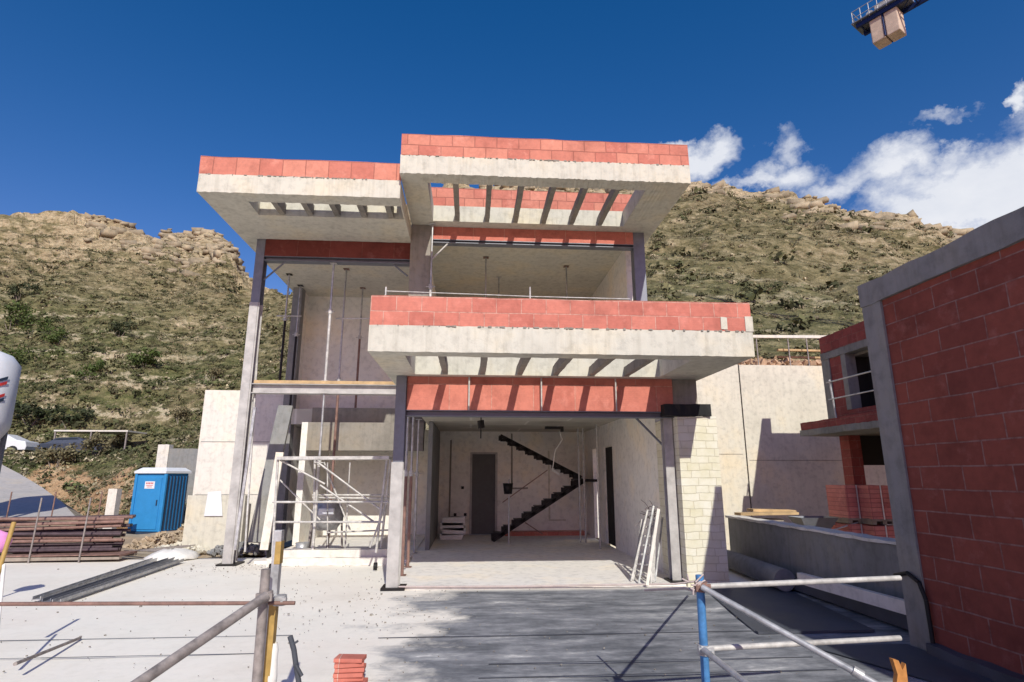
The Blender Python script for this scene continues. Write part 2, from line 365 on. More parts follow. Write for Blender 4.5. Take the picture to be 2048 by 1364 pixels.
# yard beyond deck on the left
g=MB();nx,ny=70,60
fx=np.linspace(-40,-5.2,nx);fy=np.linspace(13.25,40,ny)
for yv in fy:
    for xv in fx:
        g.v.append((xv,yv,-.12-.036*(yv-13)+.06*math.sin(xv*2.1+yv*1.3)+.05*math.sin(yv*3.7-xv)+random.uniform(-.03,.03)))
for j in range(ny-1):
    for i in range(nx-1): a=j*nx+i;g.f.append((a,a+1,a+nx+1,a+nx));g.sm.append(True)
build('yard_ground',g,'soil',kind='structure',loc=(0,0,-.1))
# yard at right between villa and retaining wall
build('side_yard',MB().box(5.1,24,5,17,-1,-.5).box(4.2,5.1,13.3,17,-1,-.5),'soil',kind='structure',loc=(8,10,-.5))
# thin dark strips on the deck in place of the rail shadows
for k,(yy,x0,x1) in enumerate(((6.98,-9,-1.9),(6.33,-9,-1.85),(6.80,-.95,3.2),(5.84,0.2,3.3),(5.47,.1,3.3))):
    j=MB();x=x0
    while x<x1:
        x2=min(x1,x+random.uniform(.5,1.1));w=random.uniform(.008,.014)*(1.6 if x0>-5 else 1)
        j.box(x,x2,yy+random.uniform(-.003,.003),yy+w,.0035,.006);x=x2
    build('rail_shadow_line',j,M['dark_grey'],kind='structure')
# ------------------------------------------------------------ terrain
def vnoise(x,y,seed):
    xi=np.floor(x).astype(np.int64);yi=np.floor(y).astype(np.int64);xf=x-xi;yf=y-yi
    def h(a,b):
        n=(a*374761393+b*668265263+seed*974634777)&0xffffffff
        n=((n^(n>>13))*1274126177)&0xffffffff;n=n^(n>>16);return (n&0xffff)/65535.
    u=xf*xf*(3-2*xf);v=yf*yf*(3-2*yf)
    return (h(xi,yi)*(1-u)+h(xi+1,yi)*u)*(1-v)+(h(xi,yi+1)*(1-u)+h(xi+1,yi+1)*u)*v
def fbm(x,y,o,seed,g=.5):
    t=0;a=1;s=0
    for i in range(o): t=t+a*(vnoise(x,y,seed+i)-.5)*2;s+=a;a*=g;x=x*2.03+17;y=y*2.03+9
    return t/s
def az(px,py=700): d=ray(px,py);return math.atan2(d[0],d[1])
def te(px,py): d=ray(px,py);return d[2]/math.hypot(d[0],d[1])
RID=[(-900,560,150),(-400,470,150),(-150,430,150),(0,424,150),(110,424,150),(150,416,152),(205,430,150),(250,446,148),(318,478,140),(335,462,132),(400,466,128),(455,478,120),(474,505,112),(480,545,104),(510,560,100),(560,592,95),(620,600,90),(700,520,92),(780,430,95),(870,378,95),(900,368,95),(1050,366,95),(1280,366,95),(1330,366,95),(1400,368,95),(1480,378,95),(1600,394,96),(1700,420,98),(1800,440,100),(1900,460,102),(2010,500,104),(2300,620,106),(2900,800,110)]
RA=np.array([az(a,b) for a,b,_ in RID]);RT_=np.array([te(a,b) for a,b,_ in RID]);RR=np.interp(RA,[RA[0],az(100),az(600),az(900),RA[-1]],[140,135,112,96,110])
FT=[(-900,50,-1.3),(0,44,-1.0),(150,40,-.7),(300,32,-.5),(420,28,-.45),(560,27,-.3),(800,25,3.),(1200,20.5,5.),(1400,21.2,5.05),(1600,22.5,5.1),(1800,24.5,5.1),(2000,27,5.1),(2900,40,5)]
FA=np.array([az(a,700) for a,_,_ in FT]);FR=np.array([b for _,b,_ in FT]);FZ=np.array([c for *_,c in FT])
NA,NR=760,300
A=np.linspace(RA[0],RA[-1],NA);V=np.linspace(0,1.25,NR)
AA,VV=np.meshgrid(A,V)
def hill(a,v):
    r0=np.interp(a,FA,FR);z0=np.interp(a,FA,FZ);R=np.interp(a,RA,RR);tA=np.interp(a,RA,RT_);tS=np.mean([np.interp(a+k_,RA,RT_) for k_ in np.linspace(-.13,.13,9)],axis=0);wv_=np.clip((v-.55)/.45,0,1)**1.5;tE=tS*(1-wv_)+tA*wv_;zR=H+R*tE
    vv=np.minimum(v,1);r=r0+(R-r0)*(vv**1.25)+np.maximum(v-1,0)*R*1.2
    x=r*np.sin(a);y=r*np.cos(a)
    # profile: gentle at the foot, steep towards the crest
    lin=(r-r0)/(R-r0)
    left=np.clip((-a-.28)/.2,0,1)
    prof=np.where(lin<=1,lin**(1+.25*left),1-(lin-1)*1.1)
    z=z0+(zR-z0)*prof
    w=np.clip((r-r0)/14,0,1);cr=np.clip((v-1)/-.25,0,1)
    big=fbm(x/26,y/26,4,3);mid=fbm(x/7,y/7,4,11);sm=fbm(x/2.1,y/2.1,3,23)
    z=z+w*(3.2*big*cr+(1.3+1.2*np.clip((v-.5)/.4,0,1))*mid*(.4+.6*cr)+.6*sm*(1+1.2*np.clip((v-.7)/.3,0,1)))
    # strata ledges, stronger high up
    hgt=np.clip((z-8)/22,0,1);st=4.2;q=(z+1.5*mid+.06*x)/st;fr=q-np.floor(q)
    led=(np.clip((fr-.55)/.3,0,1)-fr)*st
    amt=np.clip(.05+1.3*fbm(x/18,y/18,3,41)+.55*np.clip((v-.55)/.35,0,1),0,.95)
    z=z+w*led*amt*.8*hgt
    # faint old terraces low on the left slope
    q=(z+.5*mid)/2.4;fr=q-np.floor(q);z=z+w*(np.clip((fr-.6)/.25,0,1)-fr)*2.4*.3*left*(1-hgt)*np.clip(.5+fbm(x/15,y/15,3,77)*2,0,1)
    d=np.hypot((x+31.5)*.7,y-45.5);w=np.clip((d-5.5)/5,0,1);z=z*w+3.03*(1-w)
    return x,y,z,r,lin
X,Y,Z,Rr,LN=hill(AA,VV)
Z[-1,:]=-5
vs=np.stack([X,Y,Z],-1).reshape(-1,3)
sk=np.stack([X[0],Y[0],np.full(NA,-1.6)],-1)
vs=np.concatenate([vs,sk])
idx=np.arange(NA*NR).reshape(NR,NA)
a=idx[:-1,:-1].ravel();b=idx[:-1,1:].ravel();c=idx[1:,1:].ravel();d=idx[1:,:-1].ravel()
quads=np.stack([a,d,c,b],-1)[:,::-1]
skq=np.stack([NA*NR+np.arange(NA-1),NA*NR+np.arange(1,NA),idx[0,1:],idx[0,:-1]],-1)
quads=np.concatenate([quads,skq])
def npmesh(name,vs,quads):
    me=bpy.data.meshes.new(name);me.vertices.add(len(vs));me.vertices.foreach_set('co',vs.astype(np.float32).ravel())
    k=quads.shape[1];me.loops.add(quads.size);me.loops.foreach_set('vertex_index',quads.astype(np.int32).ravel())
    me.polygons.add(len(quads));me.polygons.foreach_set('loop_start',np.arange(0,quads.size,k,dtype=np.int32))
    me.update(calc_edges=True);me.validate();return me
me=npmesh('hillside',vs,quads);me.materials.append(M['hill'])
left=np.clip((-AA-.2)/.2,0,1)
gr=left*np.exp(-((LN-.22)/.27)**2)*1.3+ (1-left)*np.exp(-((LN-.1)/.18)**2)*.55
gr=gr+.5*np.exp(-((AA-az(30))/.12)**2)*np.exp(-((LN-.42)/.16)**2)
rk=np.clip((LN-.6)/.3,0,1)*.5-.08+np.exp(-((LN-.9)/.09)**2)*.3+.9*fbm(X/16,Y/16,4,91)*np.clip((LN-.25)/.3,0,1)
rk=rk*np.clip(1-np.exp(-((AA-az(-50))/.16)**2)*.8,0,1)
so=np.exp(-((AA-az(250))/.085)**2)*np.exp(-(LN/.07)**2)*1.25+np.where(AA>az(1450),1,0)*np.exp(-(LN/.03)**2)*1.0+.35*np.exp(-((LN-.04)/.1)**2)*left
for nm,arr in(('green',gr),('rock',rk),('soil',so)):
    at=me.attributes.new(nm,'FLOAT','POINT');at.data.foreach_set('value',np.concatenate([arr.ravel(),arr[0]]).astype(np.float32))
me.polygons.foreach_set('use_smooth',[False]*len(me.polygons))
o=bpy.data.objects.new('hillside',me);COL.objects.link(o);meta(o,kind='structure')
# scrub cover
def tufts(n,av,vv,size,cols,leaves=16,flat=.7):
    x,y,z,r,lin=hill(av,vv);V=[];T=[];
    sz=size*(.45+.5*rng.random(n)+1.3*rng.random(n)**8)*(.55+.5*np.clip(r/80,0,1.6))
    ci=rng.integers(0,len(cols),n);cb=np.array(cols)[ci]*(.6+.8*rng.random((n,1)))
    P=np.repeat(np.stack([x,y,z],-1),leaves,0);S=np.repeat(sz,leaves)[:,None];C=np.repeat(cb,leaves,0)
    m=n*leaves
    dirs=rng.normal(size=(m,3));dirs/=np.linalg.norm(dirs,axis=1)[:,None];dirs[:,2]=np.abs(dirs[:,2])
    rad=rng.random((m,1))**.5
    ctr=P+dirs*rad*S*np.array([[.62,.62,.62*flat]])+np.array([[0,0,-.05]])*S
    t=rng.normal(size=(m,3));t/=np.linalg.norm(t,axis=1)[:,None]
    u=np.cross(t,dirs);u/=np.linalg.norm(u,axis=1)[:,None]+1e-6
    ls=S*.11*(.6+.8*rng.random((m,1)))
    q=np.stack([ctr-t*ls-u*ls*.6,ctr+t*ls-u*ls*.5,ctr+t*ls*.8+u*ls*.7,ctr-t*ls*.7+u*ls*.6],1).reshape(-1,3)
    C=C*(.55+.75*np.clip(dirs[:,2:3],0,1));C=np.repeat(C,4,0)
    return q,C
def scatter(name,n,asel,vsel,size,cols,leaves,flat=.7,**kw):
    q,C=tufts(n,asel,vsel,size,cols,leaves,flat)
    me=npmesh(name,q,np.arange(len(q)).reshape(-1,4));me.materials.append(M['leaf'])
    at=me.color_attributes.new('tint','FLOAT_COLOR','POINT');at.data.foreach_set('color',np.concatenate([C,np.ones((len(C),1))],1).astype(np.float32).ravel())
    o=bpy.data.objects.new(name,me);COL.objects.link(o);meta(o,kind='stuff',**kw);return o
aL,aM,aR=RA[0],az(640),RA[-1]
def rv(n,p=.8): return rng.random(n)**p
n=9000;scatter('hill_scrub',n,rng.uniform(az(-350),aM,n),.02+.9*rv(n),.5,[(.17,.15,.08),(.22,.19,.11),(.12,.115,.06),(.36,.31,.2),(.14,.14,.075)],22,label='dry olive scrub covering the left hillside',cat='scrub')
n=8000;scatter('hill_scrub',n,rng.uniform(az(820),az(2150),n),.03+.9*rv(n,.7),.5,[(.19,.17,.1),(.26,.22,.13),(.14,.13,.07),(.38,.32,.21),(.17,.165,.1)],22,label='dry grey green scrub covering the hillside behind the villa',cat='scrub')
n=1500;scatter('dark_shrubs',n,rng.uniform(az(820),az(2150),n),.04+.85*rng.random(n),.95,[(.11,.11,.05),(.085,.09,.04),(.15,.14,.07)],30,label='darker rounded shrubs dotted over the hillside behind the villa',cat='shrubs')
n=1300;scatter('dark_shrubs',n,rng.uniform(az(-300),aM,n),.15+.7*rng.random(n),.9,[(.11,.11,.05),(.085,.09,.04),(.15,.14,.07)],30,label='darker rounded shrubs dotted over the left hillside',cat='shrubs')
M['crag']=plain('pale_limestone',(.38,.315,.215),.95,0,.6,.5,.8)
def crags(n,a0,a1,label,vlo):
    av=rng.uniform(a0,a1,n);cl=fbm(av*40,av*0+3,3,5);vv=1.0-(1-vlo)*rng.random(n)**1.6*(.6+.8*np.clip(cl+.4,0,1))
    x,y,z,r,l=hill(av,vv);V_=[];Q_=[]
    for k in range(n):
        sz=.25+.8*rng.random()**3;a_=Vector((math.cos(av[k]+rng.normal()*.3),-math.sin(av[k]+rng.normal()*.3),rng.normal()*.12)).normalized();b_=Vector((0,0,1)).cross(a_).normalized();c_=a_.cross(b_)
        c0=Vector((x[k],y[k],z[k]-.25*sz));o_=len(V_)
        for kk in(-1,1):
            for jj in(-1,1):
                for ii in(-1,1): V_.append(tuple(c0+a_*ii*sz*(1.3+.4*rng.normal()*.5)+b_*jj*sz*(.8+.2*rng.normal())+c_*kk*sz*(.5+.15*rng.normal())))
        Q_+= [(o_+i,o_+j,o_+k2,o_+l2) for i,j,k2,l2 in((0,2,3,1),(4,5,7,6),(0,1,5,4),(2,6,7,3),(0,4,6,2),(1,3,7,5))]
    me=npmesh('limestone_outcrop',np.array(V_),np.array(Q_));me.materials.append(M['crag']);o=bpy.data.objects.new('limestone_outcrop',me);COL.objects.link(o);meta(o,label,'rocks',kind='stuff')
crags(1100,az(820),az(2100),'broken pale limestone outcrop along the crest behind the villa',.74)
crags(420,az(130),az(480),'broken pale limestone outcrop along the crest of the left hill',.82)
# green belt low on the left slope
n=3600;a_=az(250)+rng.normal(size=n)*.2;v_=np.clip(.33+rng.normal(size=n)*.13,.05,.7)
scatter('green_thicket',n,np.clip(a_,az(-350),az(600)),v_,0.8,[(.09,.105,.04),(.13,.135,.06),(.065,.075,.03),(.19,.175,.09)],26,label='green thicket belt low on the left hillside',cat='thicket')
n=2600;a_=rng.uniform(az(-150),az(470),n);v_=.01+.17*rng.random(n);kp_=~((a_>az(120))&(a_<az(345))&(v_<.3)&(rng.random(n)<.75));a_=a_[kp_];v_=v_[kp_];n=len(a_)
scatter('dry_grass_clump',n,a_,v_,.5,[(.35,.3,.19),(.25,.22,.13),(.14,.13,.07),(.42,.36,.25)],14,label='pale dry grass tufts at the foot of the left slope',cat='dry grass')
# single bushes
def leafball(mb,c,rx,ry,rz,n,s):
    for _ in range(n):
        d=Vector(rng.normal(size=3)).normalized();k=random.random()**.4
        lump=.75+.35*math.sin(d.x*5+c[0])*math.cos(d.y*4+c[1])
        p=Vector((c[0]+d.x*rx*k*lump,c[1]+d.y*ry*k*lump,c[2]+d.z*rz*k*lump));t=Vector(rng.normal(size=3)).normalized();u=t.cross(d).normalized()
        a=s*random.uniform(.6,1.3)
        mb.add([p-t*a,p-u*a*.5,p+t*a,p+u*a*.5],[(0,1,2,3)])
def bush(pt,w,h,mat,label,cat='bush',n=420,group=None,depth=None):
    r=thing('bush',(pt[0],pt[1],pt[2]),label,cat,group)
    t=MB()
    for k in range(5):
        an=random.random()*6.28;t.tube((pt[0],pt[1],pt[2]-.4),(pt[0]+math.cos(an)*w*.15,pt[1]+math.sin(an)*w*.12,pt[2]+h*.32),.018*w,6,.01)
    build('stem',t,'wood_d',r)
    m=MB()
    for k in range(7):
        an=random.random()*6.28;q=random.random()*.33
        leafball(m,(pt[0]+math.cos(an)*w*q,pt[1]+math.sin(an)*w*q,pt[2]+h*random.uniform(.25,.7)),w*random.uniform(.16,.3),w*.25,h*random.uniform(.2,.34),int(n*1.6)//7,.028*w+.03)
    build('foliage',m,mat,r);return r
def onhill(px,vf):
    a=np.array([az(px)]);x,y,z,r,l=hill(a,np.array([vf]));return (float(x[0]),float(y[0]),float(z[0]))
def hillpix(px,py):
    """point where the sight line px,py meets the slope"""
    best=None;a=az(px,py);t=te(px,py)
    vv=np.linspace(0.0,1,400);x,y,z,r,l=hill(np.full(400,a),vv)
    e=(z-H)/r;k=np.where(e>=t)[0]
    k=k[0] if len(k) else 399
    return (float(x[k]),float(y[k]),float(z[k])),float(r[k])
for i,(px,py,wp,hp,mat,lab) in enumerate([
 (20,660,70,60,'bush_g','green bush high on the slope at the far left edge'),(75,672,60,45,'bush_g','green bush just right of the bush at the far left edge'),
 (238,672,52,34,'bush_d','dark bush alone in the middle of the left slope'),(10,740,90,50,'bush_g','green bush right behind the silo top'),
 (60,850,90,45,'bush_d','dark bush behind the parked cars'),(140,858,90,44,'bush_d','dark bush in the row right of the parked cars'),
 (110,690,60,40,'bush_g','green bush above the silo on the left slope'),(290,735,90,40,'bush_g','broad green bush midway down the left slope'),(180,760,70,36,'bush_g','green bush low on the slope right of the silo'),
 (185,915,70,55,'bush_o','olive bush at the foot of the slope beside the road'),(250,890,60,45,'bush_o','olive bush above the orange earth bank'),
 (110,935,80,50,'bush_o','olive bush beside the curving road'),(360,850,50,40,'bush_o','olive bush left of the white boundary wall'),
 (430,760,50,35,'bush_o','olive bush above the white boundary wall'),(38,600,60,40,'bush_d','dark bush uppermost on the slope at the left')]):
    p,r=hillpix(px,py);k=r/1186
    bush((p[0],p[1],p[2]-.1*hp*k),wp*k,hp*k,mat,lab,group='bushes on the left hillside')
p=PY(535,760,20);bush((p[0],p[1],-.3),2.0,6.6,'bush_l','tall lime green bush seen through the open left bay','bush',n=1300)
# boulders on the crest (part of terrain look)
# ------------------------------------------------------------ sky
w=bpy.data.worlds.new('World');SC.world=w;w.use_nodes=True;nt=w.node_tree
bg=nt.nodes['Background'];sky=N(nt,'ShaderNodeTexSky',sky_type='NISHITA',sun_disc=False)
SD=Vector((.165,-1,.72)).normalized()
el=math.asin(SD.z);azm=math.atan2(SD.x,SD.y)
sky.sun_elevation=el;sky.sun_rotation=azm;sky.air_density=1.0;sky.dust_density=.35;sky.ozone_density=3.0;sky.altitude=300
hs=N(nt,'ShaderNodeHueSaturation');hs.inputs['Saturation'].default_value=1.38;hs.inputs['Value'].default_value=1.25;L(nt,sky.outputs[0],hs.inputs['Color'])
tc=N(nt,'ShaderNodeTexCoord');g=tc.outputs['Generated']
cd=Vector(ray(1700,330)).normalized();cr=cd.cross(Vector((0,0,1))).normalized();cu=cr.cross(cd)
def dot(v):
    n=N(nt,'ShaderNodeVectorMath',operation='DOT_PRODUCT');L(nt,g,n.inputs[0]);n.inputs[1].default_value=v;return n.outputs['Value']
dz=mth(nt,'MAXIMUM',dot(cd),.05);u=mth(nt,'DIVIDE',dot(cr),dz);v=mth(nt,'DIVIDE',dot(cu),dz)
nA=noise(nt,g,7,8,.62,(1,1,1.7));nB=noise(nt,g,24,8,.7,(1,1,1.5))
def uv(px,py):
    d=Vector(ray(px,py)).normalized();k=d.dot(cd);return d.dot(cr)/k,d.dot(cu)/k
wn=N(nt,'ShaderNodeTexNoise');wn.inputs['Scale'].default_value=11;wn.inputs['Detail'].default_value=7;wn.inputs['Roughness'].default_value=.62;L(nt,g,wn.inputs['Vector'])
ws=N(nt,'ShaderNodeSeparateColor');L(nt,wn.outputs['Color'],ws.inputs[0])
u=mth(nt,'ADD',u,mth(nt,'MULTIPLY',mth(nt,'SUBTRACT',ws.outputs[0],.5),.16));v=mth(nt,'ADD',v,mth(nt,'MULTIPLY',mth(nt,'SUBTRACT',ws.outputs[1],.5),.13))
tot=None
for (px,py,a_,b_,st) in [(1385,330,85,46,1.15),(1330,290,50,18,.9),(1575,290,42,45,.62),(1560,362,85,42,.85),(1500,378,90,20,.8),(1765,335,85,42,.85),(1700,375,130,30,.75),(1890,318,60,30,.78),(1990,370,175,72,1.3),(1900,415,150,50,1.25),(2130,372,150,72,1.2),(2055,202,20,22,.85),(1858,240,60,14,.42),(2300,300,200,120,1.1),(2500,150,180,60,.9),(2700,400,300,90,1.1)]:
    u0,v0=uv(px,py);su,sv=a_/1250.,b_/1250.
    e=mth(nt,'SQRT',mth(nt,'ADD',mth(nt,'POWER',mth(nt,'DIVIDE',mth(nt,'SUBTRACT',u,u0),su),2),mth(nt,'POWER',mth(nt,'DIVIDE',mth(nt,'SUBTRACT',v,v0),sv),2)))
    f=mth(nt,'MULTIPLY',mth(nt,'SUBTRACT',1.25,e,True),st)
    tot=f if tot is None else mth(nt,'MAXIMUM',tot,f)
den=mth(nt,'ADD',tot,mth(nt,'MULTIPLY',mth(nt,'SUBTRACT',nA,.5),1.7));den=mth(nt,'ADD',den,mth(nt,'MULTIPLY',mth(nt,'SUBTRACT',nB,.5),.7))
den=mth(nt,'MULTIPLY',den,ramp(nt,tot,[(.02,(0,0,0)),(.25,(1,1,1))]))
skyc=mix(nt,1.0,hs.outputs[0],(1.62,.77,.84),'MULTIPLY')
cf=ramp(nt,den,[(.08,(0,0,0)),(.3,(.18,.18,.18)),(.58,(.6,.6,.6)),(.95,(1,1,1))])
ccol=mix(nt,nA,(5.2,5.7,6.8),(8.6,8.6,8.8))
sk=mix(nt,cf,skyc,ccol);L(nt,sk,bg.inputs['Color']);bg.inputs['Strength'].default_value=.112
sun=bpy.data.lights.new('sun','SUN');sun.energy=4.25;sun.angle=math.radians(.53);sun.color=(1,.975,.875)
so_=bpy.data.objects.new('sun',sun);COL.objects.link(so_);so_.rotation_euler=SD.to_track_quat('Z','Y').to_euler();so_.location=(5,-20,20)
# ============================================================ VILLA
V=thing('villa',(0,9.5,0),'unfinished two storey villa of raw concrete and red brick with projecting roofs and balcony','building')
def vp(name,mb,mat,label=None,parent=None,bevel=0): return build(name,mb,mat,parent or V,label,bevel=bevel)
# floors
vp('ground_floor_slab',MB().rbox(-1.15,3.42,9.5,13,-.1,.03,.004).box(-1.15,3.42,13,18,-.1,.03).box(-1.2,-1.15,13,18,-.1,.03),'floor')
vp('ground_floor_slab',MB().rbox(-4.2,-1.2,12.35,18,-.1,.05,.003),'floor')
vp('step',MB().rbox(-3.85,-1.55,12.0,12.33,.0,.14,.006).rbox(-3.8,-1.6,12.1,12.34,.14,.28,.006),'render','pale pinkish step at the foot of the left bay')
# balcony slab
vp('balcony_slab',MB().slabhole(-1.38,3.92,7.6,12.15,3.3,3.66,-.92,3.15,7.9,9.38,.004,60),'conc')
vp('floor_slab',MB().box(-1.38,4.0,12.15,18,3.3,3.66).box(-4.9,-1.38,15.6,18,3.0,3.4),'ceil')
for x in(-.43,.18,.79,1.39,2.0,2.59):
    vp('joist',MB().rbox(x-.045,x+.045,7.895,9.385,3.315,3.46,.003),'conc_dark')
# balcony parapet
vp('parapet',MB().rbox(-1.375,3.915,7.605,7.72,3.662,4.075,.006,.34).box(-1.375,-1.26,7.72,12.1,3.662,4.07),'brick','two course red clay brick parapet round the balcony')
vp('parapet_post',MB().rbox(3.82,3.93,7.59,7.74,3.66,3.88,.006),'conc')
vp('parapet_patch',MB().rbox(3.47,3.56,7.597,7.61,3.68,3.86,.012,.03),'conc')
# roofs
ZU=7.16;vp('roof_slab',MB().slabhole(-1.39,4.14,9.85,18.2,ZU,ZU+.37,-.9,3.36,10.2,11.9,.009,150),'conc','upper roof slab with ragged lower edge')
for x in(-.37,.29,.92,1.55,2.18,2.82):
    vp('joist',MB().rbox(x-.05,x+.05,10.195,11.905,ZU+.02,ZU+.2,.003),'conc_dark')
vp('parapet',MB().rbox(-1.385,4.135,9.855,9.97,ZU+.372,ZU+.82,.008,.34),'brick_ru','red clay brick parapet along the upper roof edge')
vp('parapet',MB().rbox(-1.1,3.6,11.93,12.05,ZU+.372,ZU+.82,.008,.34),'brick_ru','red clay brick upstand behind the upper roof opening')
vp('parapet',MB().box(-1.385,-1.27,9.97,18.1,ZU+.372,ZU+.8),'brick_y');vp('parapet',MB().box(4.02,4.135,9.97,18.1,ZU+.372,ZU+.8),'brick_y')
ZL=6.75;vp('roof_slab',MB().slabhole(-5.07,-1.395,10.05,18.2,ZL,ZL+.36,-4.28,-1.3-.12,10.4,10.98,.006,50),'conc','lower left roof slab')
for x in(-3.82,-3.27,-2.74,-2.21,-1.68):
    vp('joist',MB().rbox(x-.055,x+.055,10.395,10.985,ZL+.02,ZL+.24,.003),'conc_dark')
vp('parapet',MB().rbox(-5.08,-1.4,10.055,10.17,ZL+.362,ZL+.72,.008,.34),'brick_rl','red clay brick parapet along the lower left roof edge')
vp('parapet',MB().box(-5.08,-4.97,10.17,18.1,ZL+.362,ZL+.7),'brick_y')
for (x0_,x1_,y_,z_,n_) in((-1.36,3.8,7.6,3.66,90),(-1.36,4.1,9.85,ZU+.37,70),(-5.05,-1.42,10.05,ZL+.36,50)):
    m=MB()
    for k in range(n_):
        x=random.choice([random.uniform(x0_,x1_),random.gauss((x0_+x1_)/2,.5)]);x=min(max(x,x0_),x1_);w_=random.uniform(.01,.05);h_=random.uniform(.004,.018);m.box(x,x+w_,y_-.006-random.uniform(0,.01),y_+.01,z_-h_,z_+h_*.6)
    o_=vp('mortar_crumbs',m,'conc_dark');o_['kind']='stuff'
# lintels
vp('lintel',MB().rbox(-1.06,3.42,9.57,9.78,2.74,3.298,.003),'brick_lint','red brick lintel over the wide ground floor opening')
vp('steel_beam',MB().ibeam((-1.06,9.66,2.69),(3.42,9.66,2.69),.2,.1),'steel')
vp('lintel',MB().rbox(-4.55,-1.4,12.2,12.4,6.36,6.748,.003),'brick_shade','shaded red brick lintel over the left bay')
vp('steel_beam',MB().ibeam((-4.55,12.3,6.31),(-1.4,12.3,6.31),.2,.1),'steel')
vp('lintel',MB().rbox(-.95,3.66,12.2,12.4,6.86,7.158,.003),'brick_lint','red brick lintel over the upper opening')
vp('steel_beam',MB().ibeam((-.95,12.3,6.82),(3.66,12.3,6.82),.2,.08),'steel')
# columns
def column(x0,x1,y0,y1,z0,z1,mat='steel',label=None): return vp('column',MB().box(x0,x1,y0,y1,z0,z1),mat,label,bevel=.006)
c=vp('column',MB().ibeam((-4.65,12.32,0.02),(-4.65,12.32,5.3),.2,.22,(0,1,0)).box(-4.75,-4.58,12.19,12.205,.02,5.3),'steel_l','tall pale steel column at the left corner')
vp('column_shaded_top',MB().ibeam((-4.65,12.32,5.3),(-4.65,12.32,6.75),.19,.21,(0,1,0)).box(-4.74,-4.56,12.205,12.22,5.3,6.74),'steel',None,c)  # upper length darker: the roof's shade put into the steel colour
vp('base_plate',MB().box(-4.83,-4.45,12.1,12.55,0,.03),'black',None,c)
c=vp('column',MB().ibeam((-1.15,9.62,.03),(-1.15,9.62,1.9),.18,.2,(0,1,0)).box(-1.25,-1.07,9.49,9.515,.02,1.9),'steel_l','grey steel column at the left of the wide opening')
vp('column_shaded_top',MB().ibeam((-1.15,9.62,1.9),(-1.15,9.62,3.3),.17,.19,(0,1,0)).box(-1.23,-1.07,9.515,9.53,1.9,3.29),'steel',None,c)  # darker above, paler below: balcony shade edge put into the colour
vp('base_plate',MB().box(-1.32,-.96,9.42,9.8,0.0,.035),'black',None,c)
c=vp('column',MB().ibeam((3.33,9.72,.03),(3.33,9.72,2.66),.15,.16,(0,1,0)),'steel_l','steel column against the stone pier')
vp('base_plate',MB().box(3.2,3.42,9.52,9.9,0.03,.06),'black',None,c)
column(-1.4,-.95,12.12,12.5,3.66,7.16,'conc_dark','dark concrete column between the two upper openings')
column(3.66,3.92,12.2,12.45,3.66,7.16,'steel','grey steel column at the right of the upper opening')
column(-4.95,-4.7,15.6,15.9,.0,6.75,'conc_grey')
column(3.42,3.86,9.6,9.95,2.68,3.298,'conc_dark','shaded concrete stub above the stone pier')
vp('stone_pier',MB().rbox(3.425,4.1,9.45,10.6,-.02,2.65,.008,.1),'stone','limestone clad pier right of the wide opening')
vp('bearing_pad',MB().rbox(3.2,4.0,9.4,9.6,2.66,2.86,.012,.08),'rubber','black rubber pad on top of the stone pier')
# first floor beam of left bay
vp('steel_beam',MB().ibeam((-4.54,12.3,3.45),(-1.45,12.3,3.45),.2,.2),'steel_l','long pale steel beam across the left bay')
vp('beam_plank',MB().box(-4.5,-1.5,12.2,12.42,3.552,3.62),'wood','timber plank lying along the steel beam')
# ground floor walls
vp('side_wall',MB().box(3.42,3.62,10.6,14.0,.03,3.3).box(3.42,3.62,14.9,15.6,.03,3.3).box(3.42,3.62,16.3,18,.03,3.3).box(3.42,3.62,14.0,14.9,2.4,3.3).box(3.42,3.62,15.6,16.3,2.4,3.3),'render_in')
bw=vp('back_wall',MB().box(-4.2,-.0,17.4,17.6,.05,3.0).box(.8,3.42,17.4,17.6,.03,3.3).box(0,.8,17.4,17.6,2.35,3.3).box(-.9,0,17.4,17.6,3.,3.3),'render_in')
vp('back_wall',MB().box(-4.9,-1.2,16.4,16.6,3.4,6.75),'render_in','grey plastered rear wall of the double height bay')
vp('back_wall',MB().box(-1.2,3.9,17.6,17.8,3.66,7.16),'render_in')
vp('side_wall',MB().box(3.72,3.9,13.1,17.6,3.66,7.16),'render_in')
vp('partition_wall',MB().box(-1.2,-1.05,12.6,17.6,3.66,6.75),'render_in')
vp('side_wall',MB().box(-4.9,-4.75,15.9,18,0,6.75).box(-4.25,-4.1,15.0,17.4,.05,3.0),'render_in')
vp('dropped_ceiling',MB().box(-1.1,3.42,9.85,18,2.96,3.29),'ceil')
vp('downstand_beam',MB().box(-4.1,-1.2,15.0,15.3,2.3,3.0).box(-4.1,-1.2,15.3,15.6,3.0,3.4),'conc_dark')
M['doorgrey']=plain('grey_door_paint',(.12,.12,.12),.6)
d=vp('door',MB().box(.06,.74,17.42,17.46,.04,2.3),'doorgrey','dark door in the rear wall');vp('door_frame',MB().box(0,.06,17.34,17.42,.03,2.35).box(.74,.8,17.34,17.42,.03,2.35).box(.06,.74,17.34,17.42,2.3,2.35),'steel_l',None,d)
vp('inner_wall',MB().box(-1.0,-.9,14,17.4,.03,2.95),'conc_grey').hide_render=False
vp('brick_upstand',MB().box(1.0,3.3,17.0,17.35,.03,.14),'brick')
vp('door_opening',MB().box(3.40,3.44,14.02,14.88,.05,2.38),'dark').location.x+=.06
for (a,b_) in((-.45,.55),(-.16,.55),(-.25,1.3)): vp('electric_socket',MB().box(a,a+.08,17.38,17.4,b_,b_+.08),'black')
